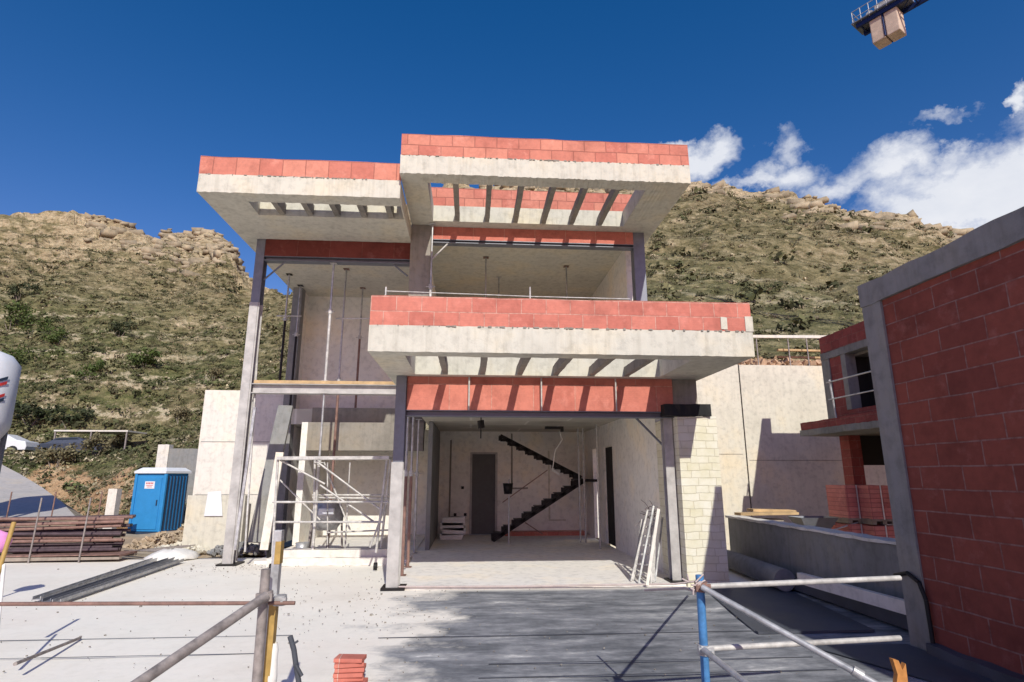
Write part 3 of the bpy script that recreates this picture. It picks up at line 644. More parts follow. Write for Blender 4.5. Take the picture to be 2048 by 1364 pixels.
# staircase
ST=vp('staircase',MB(),'black') if False else None
def flight(p0,p1,n,y0,y1):
    s=MB();dx=(p1[0]-p0[0])/n;dzz=(p1[2]-p0[2])/n
    for i in range(n):
        x=p0[0]+dx*i;z=p0[2]+dzz*i
        s.bar((x,y0,z),(x,y0,z+dzz),.07,.05,(0,1,0));s.bar((x,y0,z+dzz),(x+dx,y0,z+dzz),.05,.07,(0,0,1))
        s.bar((x,y1,z),(x,y1,z+dzz),.07,.05,(0,1,0))
    s.bar((p0[0],y0,p0[2]-.0),(p1[0],y0,p1[2]-.0),.05,.085);s.bar((p0[0],y1,p0[2]-.0),(p1[0],y1,p1[2]-.0),.06,.11)
    return s
a0=PY(985,1072,15.8);a1=PY(1165,962,15.8);a2=PY(1160,955,15.8);a3=PY(1000,872,15.8)
stf=build('staircase',flight((a0[0],0,.05),(a1[0],0,a1[2]),9,15.6,15.9),'black',V,'black steel sawtooth staircase folding back on itself')
build('upper_flight',flight((a3[0],0,a3[2]),(a2[0],0,a2[2]),9,15.6,15.9),'black',stf)
n=9
for i in range(n):
    x=a0[0]+(a1[0]-a0[0])*(i+.5)/n;z=.05+(a1[2]-.05)*(i+1)/n+.03
    build('tread',MB().box(x-.12,x+.12,15.6,15.95,z-.012,z+.012),'black',stf)
build('stair_landing',MB().box(a1[0]-.05,3.38,15.55,17.3,a1[2]-.02,a1[2]+.05),'black',stf)
# wall scaffold brace rods in the stair room
for (q0,q1) in (((1000,1010),(1100,935)),((1010,1000),(1080,960)),((1055,1040),(1110,1080)),((1275,838),(1335,900)),((870,490),(895,455))):
    pass
# ------------------------------------------------------------ site gear in and around the villa
def prop(x,y,z0,z1,label,mat='rusty',g='telescopic steel props holding the slabs'):
    r=thing('steel_prop',(x,y,z0),label,'prop',g);m=z0+(z1-z0)*.58
    build('outer_tube',MB().tube((x,y,z0+.008),(x,y,m),.03),mat,r);build('inner_tube',MB().tube((x,y,m),(x,y,z1-.008),.022),'galv',r)
    build('base_plate',MB().box(x-.07,x+.07,y-.07,y+.07,z0+.001,z0+.009),mat,r);build('head_plate',MB().box(x-.07,x+.07,y-.07,y+.07,z1-.009,z1-.001),mat,r)
    build('collar',MB().tube((x,y,m-.05),(x,y,m+.05),.045).tube((x-.1,y,m),(x+.1,y,m),.01),'galv_w',r)
for px,Yp,z0,z1,lab,mt in [(655,12.15,.0,3.35,'steel prop standing from the floor up to the middle of the pale steel beam','galv_w'),(655,12.3,3.625,6.25,'steel prop standing on the beam plank beneath the left lintel','galv_w'),
  (682,14,.05,6.74,'very tall dark steel prop behind the left bay beam','rusty'),(718,15.5,3.4,6.74,'short dark prop far inside the left bay','rusty'),
  (857,12.05,3.665,7.15,'pale steel prop at the left end of the upper opening','galv_w'),(970,14,3.665,7.15,'dark steel prop left of centre in the upper room','rusty'),(1136,14.5,3.665,7.15,'steel prop right of centre in the upper room','rusty'),(997,15.5,3.665,7.15,'pale steel prop deepest in the upper room','galv_w'),
  (1278,12.8,3.665,7.15,'dark steel prop beside the right column of the upper room','rusty'),
  (832,11.5,.035,2.95,'dark steel prop just inside the wide opening on the left','rusty'),(822,10.6,.035,2.95,'rusty steel prop nearest the left column of the wide opening','rusty'),(843,13.5,.035,2.95,'steel prop further inside behind the rusty ones','galv'),
  (565,14.5,3.9,6.74,'dark prop at the open side of the left bay by the sky','black'),(590,15.4,3.45,6.74,'dark prop at the rear corner of the open side','black')]:
    p=PY(px,700,Yp);prop(p[0],Yp,z0,z1,lab,mt)
for px in(938,1083,1232):
    p=PY(px,790,9.5);r=build('formwork_tie',MB().path([(p[0],9.5,2.74),(p[0],9.5,3.28)],.014,8),'galv_w',None,{938:'pale steel tie hanging left on the red lintel',1083:'pale steel tie hanging at the middle of the red lintel',1232:'pale steel tie hanging right on the red lintel'}[px],'tie','steel ties in front of the lintel')
# braces at corners
def rod(pts,r,mat,name,label,cat,group=None): return build(name,MB().path(pts,r,8),mat,None,label,cat,group)
rod([PY(1272,836,9.9),PY(1338,903,9.9)],.02,'steel','corner_brace','thin diagonal brace at the top right of the wide opening','brace','corner braces')
rod([PY(527,560,12.3),PY(575,520,12.3)],.02,'steel','corner_brace','diagonal brace below the left end of the left lintel','brace','corner braces')
rod([PY(782,525,12.3),PY(815,552,12.3)],.02,'steel','corner_brace','diagonal brace below the right end of the left lintel','brace','corner braces')
rod([PY(862,520,12.1),PY(895,488,12.1)],.02,'galv_w','corner_brace','diagonal brace at the left end of the upper opening','brace','corner braces')
# balcony guard rail inside parapet
gr=thing('balcony_rail',PY(770,590,9),'thin tubular guard rail just above the balcony parapet','guard rail')
build('rail',MB().path([PY(770,582,9.3),PY(960,589,9.3),PY(1060,593,9.3),PY(1260,598,9.3)],.009),'galv_w',gr)
for px in(772,1060): build('post',MB().tube((PY(px,580,9.3)[0],9.3,3.67),PY(px,574,9.3),.014),'galv_w',gr)
# left bay guard rails
for (a,b,Yq,lab) in (((553,632),(603,632),14.2,'short white rail at the open side of the left bay'),((672,637),(745,637),12.6,'white rail crossing the upper left bay')):
    rod([PY(*a,Yq),PY(*b,Yq)],.016,'galv_w','guard_tube',lab,'rail')
# leaning ladder-like frame and boards left of the bay
def board(p,q,w,t,mat,label,name='leaning_board',cat='board',up=(0,1,0),group=None):
    return build(name,MB().bar(p,q,w,t,up),mat,None,label,cat,group)
board(PY(512,1085,13.6),PY(572,812,14.4),.34,.1,'conc_grey','thick grey board leaning in the left bay beside the pale column')
board(PY(528,1100,12.6),PY(560,905,12.9),.16,.05,'render','narrow white board leaning in the left bay')
board(PY(470,1100,12.1),PY(510,815,12.25),.05,.04,'galv','thin metal strip leaning beside the pale corner column')
board(PY(490,1104,12.0),PY(522,600,12.6),.03,.03,'galv_w','long pale rod leaning beside the corner column','leaning_rod','rod')
# mobile scaffold
S=thing('scaffold',PY(670,1100,12.0),'pale tubular scaffold with crossing braces in front of the left bay','scaffold')
def sb(name,a,b,r=.022,Ya=11.7,Yb=None,mat='galv_w'): return build(name,MB().path([PY(*a,Ya),PY(*b,Yb or Ya)],r),mat,S)
build('deck',MB().bar(PY(562,917,11.6),PY(782,916,11.6),.55,.06),'galv_w',S)
for a,b,y0 in (((556,915),(545,1108),11.4),((630,915),(627,1100),12.2),((775,912),(752,1105),11.4),((782,912),(762,1095),12.2)): sb('standard',a,b,.024,y0)
for a,b,y0 in (((545,1004),(778,1004),11.4),((625,990),(778,990),12.2),((548,1044),(765,1044),11.4),((625,995),(778,997),12.2)): sb('ledger',a,b,.02,y0)
for a,b,y0 in (((560,920),(650,968),11.45),((632,922),(760,1018),11.4),((640,970),(750,1045),11.45),((648,924),(700,1060),12.1),((775,1000),(740,1095),11.4)): sb('brace',a,b,.018,y0)
for a in((545,1108),(752,1108)): 
    p=PY(*a,11.4);build('wheel',MB().tube((p[0]-.03,p[1],.07),(p[0]+.03,p[1],.07),.065,14),'rubber',S)
for a,b,y0 in (((700,925),(690,1100),12.6),((560,960),(640,1040),12.2),((655,1065),(778,1060),12.6),((655,925),(655,1100),12.7)): sb('brace',a,b,.016,y0)
for k,(px,yy) in enumerate(((600,12.75),(648,12.8))):
    p=PZ(px,1092,.05);build('bucket',MB().lathe((p[0],yy+.1,.055),[(.0,0),(.11,0),(.14,.28),(.13,.28),(.1,.02)],16),['rubber','galv'][k],None,['black mortar bucket standing in the left bay','grey metal bucket standing in the left bay'][k],'bucket')
for k in range(4):
    m=MB();x=-.75+.06*(k%2);z=.035+k*.13;m.rbox(x,x+.55,16.2,16.75,z,z+.12,.02,.08);build('cement_bag',m,'bag',None,f'cement bag {["at the bottom","second from the floor","third from the floor","on top"][k]} of the pile by the back wall of the garage','cement bag','cement bags by the garage back wall',bevel=.03)
for k,(x,z0,z1,mt) in enumerate(((-.6,.5,2.7,'conc_dark'),(1.2,1.3,2.9,'conc_dark'),(2.3,.4,2.4,'conc'))):
    vp('wall_chase',MB().rbox(x,x+.05,17.385,17.398,z0,z1,.01,.1).rbox(x,x+.5,17.386,17.397,z0,z0+.04,.008,.1),mt,'roughly plastered cable chase in the rear wall')
# compressor / mixer behind the scaffold
mx=thing('cement_mixer',PZ(655,1085,.06),'grey cement mixer with open drum behind the scaffold braces','cement mixer')
p=PY(655,1030,13.2)
build('drum',MB().lathe((p[0],p[1],p[2]-.32),[(.01,0),(.2,.02),(.33,.2),(.35,.38),(.27,.55),(.19,.62),(.17,.62),(.24,.5),(.05,.3)],24),'galv',mx)
build('frame',MB().path([(p[0]-.35,p[1]-.1,.06),(p[0]-.3,p[1],p[2]),(p[0]+.3,p[1],p[2]),(p[0]+.38,p[1]-.1,.06)],.022).path([(p[0]-.4,p[1]+.3,.06),(p[0]-.3,p[1],p[2]-.1)],.02),'dirtytube',mx)
build('motor_cover',MB().box(p[0]-.1,p[0]+.22,p[1]-.42,p[1]-.3,p[2]+.02,p[2]+.16),'plastic_white',mx,bevel=.02)
# profiles leaning in the garage
for i,(x0,x1,y1) in enumerate(((1270,1300,1020),(1280,1312,1012),(1292,1322,1018),(1303,1330,1035),(1290,1308,1050))):
    a=PZ(x0-8+i*5,1163+(i%3)*4,.035);b=PY(x1-5,y1,a[1]+.55)
    board(a,b,.028 if i!=2 else .05,.02,['galv_w','galv','render','galv','galv_w'][i],['white aluminium profile leaning leftmost against the side wall','grey profile second in the leaning sheaf by the side wall','widest white board in the leaning sheaf by the side wall','rightmost grey profile leaning on the side wall','short pale profile at the front of the leaning sheaf'][i],'leaning_profile','profile',group='profiles leaning on the garage side wall')
lad=thing('step_ladder',PZ(1300,1165,.03),'pale folding step ladder inside the wide opening at right','ladder')
for k in(0,1): build('rail',MB().bar(PZ(1266+40*k,1160+6*k,.035),PY(1285+24*k,1040,10.4),.05,.03,(0,1,0)),'galv_w',lad)
for k in range(6):
    t=(k+.7)/6.5;a=Vector(PZ(1266,1160,.035)).lerp(Vector(PY(1285,1040,10.4)),t);b=Vector(PZ(1306,1166,.035)).lerp(Vector(PY(1309,1040,10.4)),t)
    build('rung',MB().bar(a,b,.04,.025),'galv_w',lad)
cb=MB()
for k in range(26):
    a=Vector(PY(1290+random.uniform(0,42),1045-random.uniform(0,28),10.8));d=Vector((random.uniform(-.25,.25),random.uniform(-.1,.1),random.uniform(-.2,.22)));cb.path([a,a+d*.5+Vector((0,0,.03)),a+d],.006,5)
build('wire_tangle',cb,'dirtytube',None,'tangle of wires and rods on top of the leaning profiles','wires')
# hanging cable & lamp in room
hl=thing('hanging_cable',PY(962,850,11),'dark coiled cable hanging from the garage ceiling','cable')
p=PY(962,840,11.5);build('cord',MB().tube((p[0],p[1],2.955),(p[0],p[1],2.4),.012),'black',hl);build('coil',MB().tube((p[0]-.01,p[1],2.75),(p[0]+.01,p[1],2.6),.07,10),'black',hl)
p=PY(1108,856,14);build('ceiling_bracket',MB().box(p[0]-.22,p[0]+.22,13.9,14.05,2.78,2.84).box(p[0]+.16,p[0]+.22,13.9,14.05,2.72,2.78),'black',None,'dark bracket under the ceiling above the staircase','bracket')
rod([PY(1118,862,14.1),PY(1125,880,14.1),PY(1110,900,14.1),PY(1105,940,14.1),PY(1120,950,14.1)],.01,'bag','hanging_hose','pale loose cable hanging above the staircase','cable')
rod([PY(1005,1005,15.2),PY(1095,940,15.2)],.012,'rusty','brace_rod','thin diagonal rod in front of the staircase','rod')
rod([PY(1050,1045,15.2),PY(1085,1068,15.2)],.012,'rusty','brace_rod','short thin rod under the staircase','rod')
for px,y0,y1,Yq,mt,lab in ((1168,870,1080,15.2,'galv_w','pale pole standing right of the staircase'),(1196,880,1085,13.9,'galv_w','bright pole standing at the far side opening'),(1018,970,1070,15.0,'galv','prop post standing left of the staircase foot'),(1158,870,1000,15.3,'galv','thin grey pole at the stair landing')):
    p=PY(px,950,Yq);rod([(p[0],Yq,.035),(p[0],Yq,2.9 if y0<900 else 1.6)],.022,mt,'standing_pole',lab,'pole','poles standing round the staircase')
bk=PY(1016,978,15);build('hanging_bucket',MB().lathe((bk[0],bk[1],bk[2]-.12),[(.0,0),(.1,.0),(.13,.26),(.12,.26)],14),'black',None,'black bucket beside the foot of the staircase','bucket')
# floor edge rod of garage
rod([(-1.05,9.46,.05),(1.0,9.45,.035),(3.2,9.4,.05),(3.5,9.2,.12)],.014,'rope','edge_rope','thin pale rope along the front edge of the garage floor','rope')
rod([PZ(1385,1180,.1),PY(1395,1168,4.1)],.014,'rope','edge_rope','short rope tied to the blue post','rope')
# cross on garage floor
# ------------------------------------------------------------ retaining walls & boundary
RW=thing('retaining_wall',(8,17,0),'high cream concrete retaining wall behind the villa on the right','wall')
build('wall_panel',MB().rbox(4.0,8.19,17.0,17.3,-.6,5.02,.004),'cream',RW,'whiter left panel of the retaining wall')
build('wall_panel',MB().rbox(8.24,14.5,17.02,17.32,-.6,5.02,.004),'cream',RW)
j=MB();zz=-.2
while zz<4.9: j.box(8.19,8.24,17.06,17.1,zz,zz+.28);zz+=.36
build('joint_strip',j,'black',RW)
build('joint_strip',MB().box(8.3,14,17.012,17.02,2.12,2.135).box(5,8.1,16.99,17.0,2.3,2.312),'conc_dark',RW)
# rubble and rail above
gr=thing('guard_rail',(9,17.2,5.02),'white rail on posts along the top of the retaining wall','guard rail')
pr0,pr1=PY(1505,673,17.2),PY(1660,674,17.2);build('rail',MB().bar(pr0,pr1,.07,.09),'render',gr)
for px in(1512,1575,1612,1655):
    p=PY(px,676,17.2);build('post',MB().box(p[0]-.015,p[0]+.015,17.185,17.215,5.02,p[2]-.02),'dirtytube',gr)
for k,(px,dy) in enumerate(((1560,0),(1560,.5))):
    a=PY(1555,700+k*14,17.5+dy);b=PY(1650,702+k*14,17.5+dy);build('timber_plank',MB().bar(a,b,.12,.06),'wood',None,['upper loose plank above the retaining wall','lower loose plank above the retaining wall'][k],'plank')
# stone masonry / rubble fill behind wall top
g=MB()
for k in range(700):
    x=random.uniform(5.2,13.8);y=random.uniform(17.35,18.8);s=random.uniform(.03,.12);c_=Vector((x,y,5.05+random.uniform(0,.25)))
    a=Vector(rng.normal(size=3)).normalized();b_=a.cross(Vector((.3,.5,.8))).normalized();c2=a.cross(b_);g.obox(c_,a*s,b_*s*.7,c2*s*.5)
build('rubble',g,'redsoil',None,'reddish stone rubble heaped on top of the retaining wall','rubble',kind='stuff')
build('bank_top',MB().box(4,24,17.3,17.9,-.5,5.0).add([(4,17.9,5.0),(24,17.9,5.0),(24,20.2,5.75),(4,20.2,5.75)],[(0,1,2,3)]).box(4,24,17.9,20.2,-.5,4.99),'redsoil',kind='structure')
# left boundary wall
LW=thing('boundary_wall',(-6.5,16,0),'tall white rendered boundary wall left of the villa','wall')
build('wall_panel',MB().rbox(-7.15,-4.97,16,16.25,-.3,3.93,.004),'render',LW)
build('joint_strip',MB().box(-7.1,-5,15.99,16.0,2.55,2.565).box(-7.1,-5,15.99,16.0,1.2,1.21),'conc_grey',LW)
LW2=thing('low_wall',(-7.6,15.6,0),'lower grey plinth wall in front of the white boundary wall','wall')
build('wall_panel',MB().rbox(-7.0,-5.6,15.4,15.7,-.5,1.2,.01),'conc',LW2);build('notice_sheet',MB().add([PY(408,1032,15.36),PY(445,1032,15.36),PY(442,982,15.36),PY(416,984,15.36)],[(0,1,2,3)]),'plastic_white',LW2)
LW3=thing('block_wall',(-9.3,20,0),'grey block wall behind the blue portable toilet','wall')
build('wall_panel',MB().rbox(PY(335,930,29)[0],PY(408,930,29)[0],29,29.3,-1.2,PY(335,897,29)[2],.01),'conc_grey',LW3);build('corner_post',MB().rbox(PY(312,930,29)[0],PY(335,930,29)[0]-.01,28.95,29.35,-1.2,PY(330,889,29)[2],.01),'render',LW3)
build('boundary_post',MB().rbox(PY(245,1000,24)[0],PY(245,1000,24)[0]+.32,23,23.3,-.7,1.2,.01),'render',None,'pale concrete post left of the portable toilet','post')
# ------------------------------------------------------------ portable toilet
T0=PY(302,1055,25.2);tx,ty,tz=T0[0]-.1,25.8,-.6
rz=math.radians(-14)
PT=thing('portable_toilet',(tx,ty,tz),'blue portable toilet with white roof on the dirt yard','toilet')
def rot(pts): 
    c_,s_=math.cos(rz),math.sin(rz);return [(tx+1.12*(x*c_-y*s_),ty+1.12*(x*s_+y*c_),tz+1.1*z) for x,y,z in pts]
def tb(name,x0,x1,y0,y1,z0,z1,mat,bev=0,label=None):
    b=MB().box(x0,x1,y0,y1,z0,z1);b.v=rot(b.v);return build(name,b,mat,PT,label,bevel=bev)
tb('body',-.6,.6,-.55,.6,.08,2.15,'plastic_blue',.03);tb('base',-.66,.66,-.62,.66,0,.08,'plastic_dark');
dr=tb('door',-.46,.46,-.575,-.551,.16,2.0,'plastic_blue',.01)
for s in(-1,1): tb('corner_post',s*.6-.05,s*.6+.05,-.6,-.5,.08,2.15,'plastic_blue',.02);
for k in range(7): tb('side_rib',.6,.63,-.45+k*.16,-.40+k*.16,.15,2.05,'plastic_dark')
rf=MB().box(-.66,.66,-.64,.66,2.15,2.23);rf.add([(-.66,-.64,2.23),(.66,-.64,2.23),(.66,.66,2.23),(-.66,.66,2.23),(-.5,-.45,2.36),(.5,-.45,2.36),(.5,.5,2.36),(-.5,.5,2.36)],[(0,1,5,4),(1,2,6,5),(2,3,7,6),(3,0,4,7),(4,5,6,7)]);rf.v=rot(rf.v);build('roof',rf,'plastic_white',PT)
sg=tb('sign',-.2,.2,-.585,-.577,1.6,1.86,'plastic_white');tb('door_handle',.36,.4,-.6,-.577,1.0,1.2,'plastic_dark')
mk=MB()
for (x0,x1,z0,z1) in((-.15,-.11,1.77,1.82),(-.09,-.05,1.77,1.82),(-.03,.02,1.77,1.82),(.04,.08,1.77,1.82),(.1,.14,1.77,1.82),(-.14,.13,1.71,1.73),(-.11,.1,1.65,1.67)): mk.box(x0,x1,-.589,-.586,z0,z1)
mk.v=rot(mk.v);build('sign_lettering',mk,'red',PT)
# ------------------------------------------------------------ stack of tubes left
lx0,lx1=-9.2,-7.3
k=0
labs=['dark steel tube in the stack on the deck edge']
for row in range(8):
    for col_ in range(3):
        z=.18+row*.088+(col_%2)*.02;y=12.9+col_*.16+(row%2)*.05
        e=random.uniform(-.25,.25)
        rk=['bottom','second lowest','third','fourth','fifth','sixth','second highest','top'][row];pz=['front','middle','back'][col_]
        build('steel_tube',MB().tube((lx0-.9+e,y,z+random.uniform(-.04,.04)),(lx1+e*.7,y+.3,z+random.uniform(-.04,.05)),.034,10),'tubedark' if random.random()<.6 else ('rusty' if random.random()<.5 else 'black'),None,f'dark formwork tube in the {rk} layer of the rack, {pz} of its layer','tube','tubes stacked in the rack at the deck edge')
rk_=thing('tube_rack',(-8,13,0),'steel rack with upright stakes holding the dark tubes','rack')
build('skid',MB().bar((-10,12.85,.06),(-7,12.85,.09),.1,.08).bar((-10,13.4,.06),(-7,13.4,.09),.1,.08),'wood_d',rk_)
for x in(-9.6,-8.7,-7.75):
    build('stake',MB().tube((x,12.78,-.0),(x+.04,12.78,1.25),.016),'dirtytube',rk_);build('stake',MB().tube((x-.2,13.5,-.0),(x-.18,13.5,1.35),.014),'rusty',rk_)
build('cross_bar',MB().box(-9.3,-7,12.8,13.45,.1,.14),'rusty',rk_)
# bits in the yard
def heap(name,c,rx,ry,h,n,s,mat,label,cat,kind='stuff'):
    m=MB()
    for k in range(n):
        a=random.random()*6.28;q=math.sqrt(random.random());x=c[0]+rx*q*math.cos(a);y=c[1]+ry*q*math.sin(a);z=c[2]+h*(1-q*q)*random.uniform(.3,1);r=s*random.uniform(.4,1.3)
        a_=Vector(rng.normal(size=3)).normalized();b_=a_.cross(Vector((.31,.5,.8))).normalized();m.obox((x,y,z),a_*r,b_*r*.8,a_.cross(b_)*r*.5)
    return build(name,m,mat,None,label,cat,kind=kind)
heap('rubble',PZ(475,1105,0),.55,.5,.22,120,.06,'conc_grey','heap of broken concrete at the foot of the pale corner column','rubble')
heap('rubble',PZ(400,1098,-.1),1.1,.5,.2,150,.06,'conc','pale debris heap left of the corner column','rubble')
heap('rubble',(-8.2,18,-.3),1.6,1.2,.45,500,.055,'soil','earth and stone heap in front of the low plinth wall','rubble')
bg_=MB();p=PZ(345,1118,0);bg_.lathe((p[0],p[1],0),[(.01,.2),(.2,.19),(.42,.12),(.5,.03),(.48,0)],22);bg_.v=[(x+random.uniform(-.03,.03),y+random.uniform(-.03,.03),max(.004,z+random.uniform(-.02,.02))) for x,y,z in bg_.v];build('plastic_sheet',bg_,'bag',None,'crumpled white plastic sheet lying at the deck edge','plastic sheet')
# rods and reinforcement on deck edge
for k in range(9):
    a=PZ(150+k*14,1112-k*1.5,.03+.01*k);b=PZ(400-k*9,1088+k*2,.03+.012*k)
    build('rebar',MB().path([a,b],.012,6),'dirtytube',None,f'rusty reinforcing bar {["nearest the deck","second from the front","third from the front","fourth from the front","in the middle","fourth from the back","third from the back","second from the back","farthest back"][k]} in the loose bundle beside the tube rack','rebar','loose bars beside the tube rack')
# aluminium profiles
for k,(a,b) in enumerate((((72,1200),(345,1108)),((92,1204),(352,1116)),((112,1206),(362,1122)))):
    A_=Vector(PZ(*a,.04));B_=Vector(PZ(*b,.04));m=MB();m.bar(A_,B_,.11,.012);
    sd=(B_-A_).normalized().cross(Vector((0,0,1)));
    for s in(-1,1): m.bar(A_+sd*s*.05+Vector((0,0,.02)),B_+sd*s*.05+Vector((0,0,.02)),.01,.05)
    build('metal_profile',m,'steel' if k==1 else 'galv',None,['leftmost grey metal channel lying across the pale deck','middle grey metal channel lying across the pale deck','rightmost grey metal channel lying across the pale deck'][k],'metal channel','metal channels on the deck')
build('deck_block',MB().rbox(*sorted((PZ(30,1125,0)[0]-.5,PZ(30,1155,0)[0]+.0)),*sorted((10.6,10.7)),0.004,.04,.006),'black',None,'small dark offcut lying on the pale deck at the far left','offcut')
m=MB()
for k in range(900):
    x=random.uniform(-6,4.3);y=random.uniform(4.6,12.8);q=random.random()
    if q<.5: x,y=random.gauss(-1.2,.9),random.gauss(8.6,1.2)
    if q<.2: x,y=random.gauss(-4.2,.9),random.gauss(11.9,.5)
    if y>9.4 and x>-1.4: continue
    r=random.uniform(.003,.008)*(2 if random.random()<.06 else 1);m.obox((x,y,r*.4+.002),Vector((1,random.uniform(-1,1),0)).normalized()*r,Vector((random.uniform(-.4,.4),1,0)).normalized()*r*.8,Vector((0,0,r*.6)))
build('grit',m,'conc_dark',None,'loose grit and small stone chips scattered over the deck','grit',kind='stuff')
# bench-like block and rod at lower left
bb=PZ(10,1345,.0);build('concrete_block',MB().rbox(-5.3,-4.28,5.55,5.95,.0,.13,.01),'cream',None,'pale block lying at the lower left of the deck','block')
rod([PZ(30,1328,.12),PZ(160,1276,.02)],.016,'dirtytube','loose_rod','thin rod lying from the pale block onto the deck','rod')
# yellow pole and pink cloth
rod([PY(-5,1150,6),PY(28,1045,6.2)],.02,'yellow','striped_pole','slanting ochre pole at the far left edge','pole')
rod([PY(8,1130,6),PY(-8,1290,5.6)],.014,'bag','striped_pole','thin white cord hanging below the ochre pole','cord')
pk=MB();p=PY(-8,1088,9);pk.lathe((p[0],p[1],p[2]-.1),[(.01,.28),(.1,.25),(.16,.14),(.14,.02),(.01,0)],12);pk.v=[(x+random.uniform(-.02,.02),y+random.uniform(-.02,.02),z+random.uniform(-.03,.03)) for x,y,z in pk.v]
hj=thing('bag_post',(p[0],p[1],0),'pink bag hung on a short post at the far left edge','bag');build('bag',pk,'pink',hj);build('post',MB().tube((p[0],p[1],0),(p[0],p[1],p[2]),.02),'rusty',hj)
# ------------------------------------------------------------ silo
sx=PY(-66,800,20)[0]
SI=thing('silo',(sx,20,-.3),'white mortar silo with slanting red and dark stripes at the far left edge','silo')
build('tank',MB().lathe((sx,20,0),[(.01,5.85),(.5,5.8),(.95,5.62),(1.2,5.3),(1.22,3.4),(1.2,3.2),(.28,1.5),(.2,1.45)],36),'plastic_white',SI)
def stripe(z,mat):
    n=20;m=MB()
    for i in range(n):
        t0=-2.8+i*2.7/n;t1=-2.8+(i+1)*2.7/n;f0=1.5*(i/n);f1=1.5*((i+1)/n)
        m.add([(sx+1.232*math.cos(t),20+1.232*math.sin(t),z+q+h) for t,q in((t0,f0),(t1,f1)) for h in(0,.1)],[(0,2,3,1)],True)
    build('stripe',m,mat,SI)
for z,mt in((3.1,'red'),(3.26,'plastic_dark'),(2.7,'red'),(2.55,'plastic_dark')): stripe(z,mt)
for a in range(4):
    an=a*math.pi/2+.78;build('leg',MB().bar((sx+1.1*math.cos(an),20+1.1*math.sin(an),-.4),(sx+1.1*math.cos(an),20+1.1*math.sin(an),3.4),.12),'steel',SI)
# ------------------------------------------------------------ road & cars
g=MB();pts=[]
for px,py in((-260,1010),(-100,985),(40,962),(110,975),(150,1000)): pass
rd=[(-34,20),(-30,25),(-25.5,29),(-21,33),(-19,38)]
def rp(px,py,d_): a=az(px,py);return (d_*math.sin(a),d_*math.cos(a),H+d_*te(px,py))
M['roadm']=concrete('grey_road',(.52,.48,.45),.12,streak=0)
ed=[rp(-10,922,43),rp(40,948,39),rp(85,975,35),rp(125,1005,31),rp(158,1040,26.5)]
lf=[rp(-420,922,46),rp(-400,950,41),rp(-380,975,37),rp(-360,1005,32),rp(-330,1045,27)]
m=MB();m.add(ed+lf,[(k,k+1,k+6,k+5) for k in range(4)],True);build('road',m,'roadm',kind='structure',loc=ed[2])
m=MB();m.add([(a,b,c-.02) for a,b,c in ed]+[(a+3.5,b+1.5,-2.2) for a,b,c in ed],[(k,k+5,k+6,k+1) for k in range(4)]).add([ed[4],lf[4],(lf[4][0],lf[4][1]-3,-1.6),(ed[4][0]+1,ed[4][1]-3,-1.6)],[(0,1,2,3)]);build('road_bank',m,'soil',kind='structure',loc=ed[2])
def atd(px,py,d_): a=az(px,py);return (d_*math.sin(a),d_*math.cos(a),H+d_*te(px,py))
CP={28:(-33.3,43.9,3.05),98:(-30.6,47.2,3.05)}
def car(pt,paint,label,rzz):
    r=thing('parked_car',pt,label,'car','cars parked by the left slope');c_,s_=math.cos(rzz),math.sin(rzz)
    def tr(m): m.v=[(pt[0]+x*c_-y*s_,pt[1]+x*s_+y*c_,pt[2]+z) for x,y,z in m.v];return m
    prof=[(-2.1,.35),(-2.15,.7),(-2.0,.88),(-1.3,.98),(-.65,1.4),(.7,1.45),(1.5,1.05),(2.05,.95),(2.15,.6),(2.1,.35)]
    b=MB();n=len(prof);v=[(x,s*(.86 if z<1.1 else .68),z) for s in(-1,1) for x,z in prof];b.add(v,[tuple(range(n)),tuple(range(n,2*n))[::-1]]+[(i,(i+1)%n,(i+1)%n+n,i+n)[::-1] for i in range(n)]);build('body',tr(b),paint,r,bevel=.05)
    w_=MB()
    for s in(-1,1): w_.add([(-1.15,s*.84,1.0),(-.6,s*.72,1.34),(.65,s*.72,1.38),(1.3,s*.84,1.06)],[(0,1,2,3)])
    w_.add([(-1.38,-.7,1.0),(-1.38,.7,1.0),(-.72,.6,1.38),(-.72,-.6,1.38)],[(0,1,2,3)]);build('window',tr(w_),'glass',r)
    for x in(-1.35,1.35):
        for s in(-1,1):
            wh=build('wheel',tr(MB().tube((x,s*.7,.32),(x,s*.89,.32),.32,16)),'rubber',r);build('rim',tr(MB().tube((x,s*.88,.32),(x,s*.905,.32),.19,12)),'steel',wh)
    for s in(-1,1): build('headlight',tr(MB().box(-2.17,-2.08,s*.6-.15,s*.6+.15,.66,.8)),'plastic_white',r)
for px,py,pnt,lab,q in((28,906,'carwhite','white car parked below the green slope at the far left',.15),(98,900,'cardark','dark car parked just right of the white car',.2)):
    car(CP[px],pnt,lab,q)
p=CP[98]
cp_=thing('carport',(p[0],p[1]+1,p[2]),'low flat carport roof over the dark car','carport')
build('roof',MB().box(p[0]-2.2,p[0]+3.4,p[1]+1.2,p[1]+4,p[2]+2.0,p[2]+2.12),'render',cp_)
for x in(-2.1,0.6,3.3): build('post',MB().box(p[0]+x-.05,p[0]+x+.05,p[1]+1.25,p[1]+1.35,p[2]-.6,p[2]+2.0),'dirtytube',cp_)
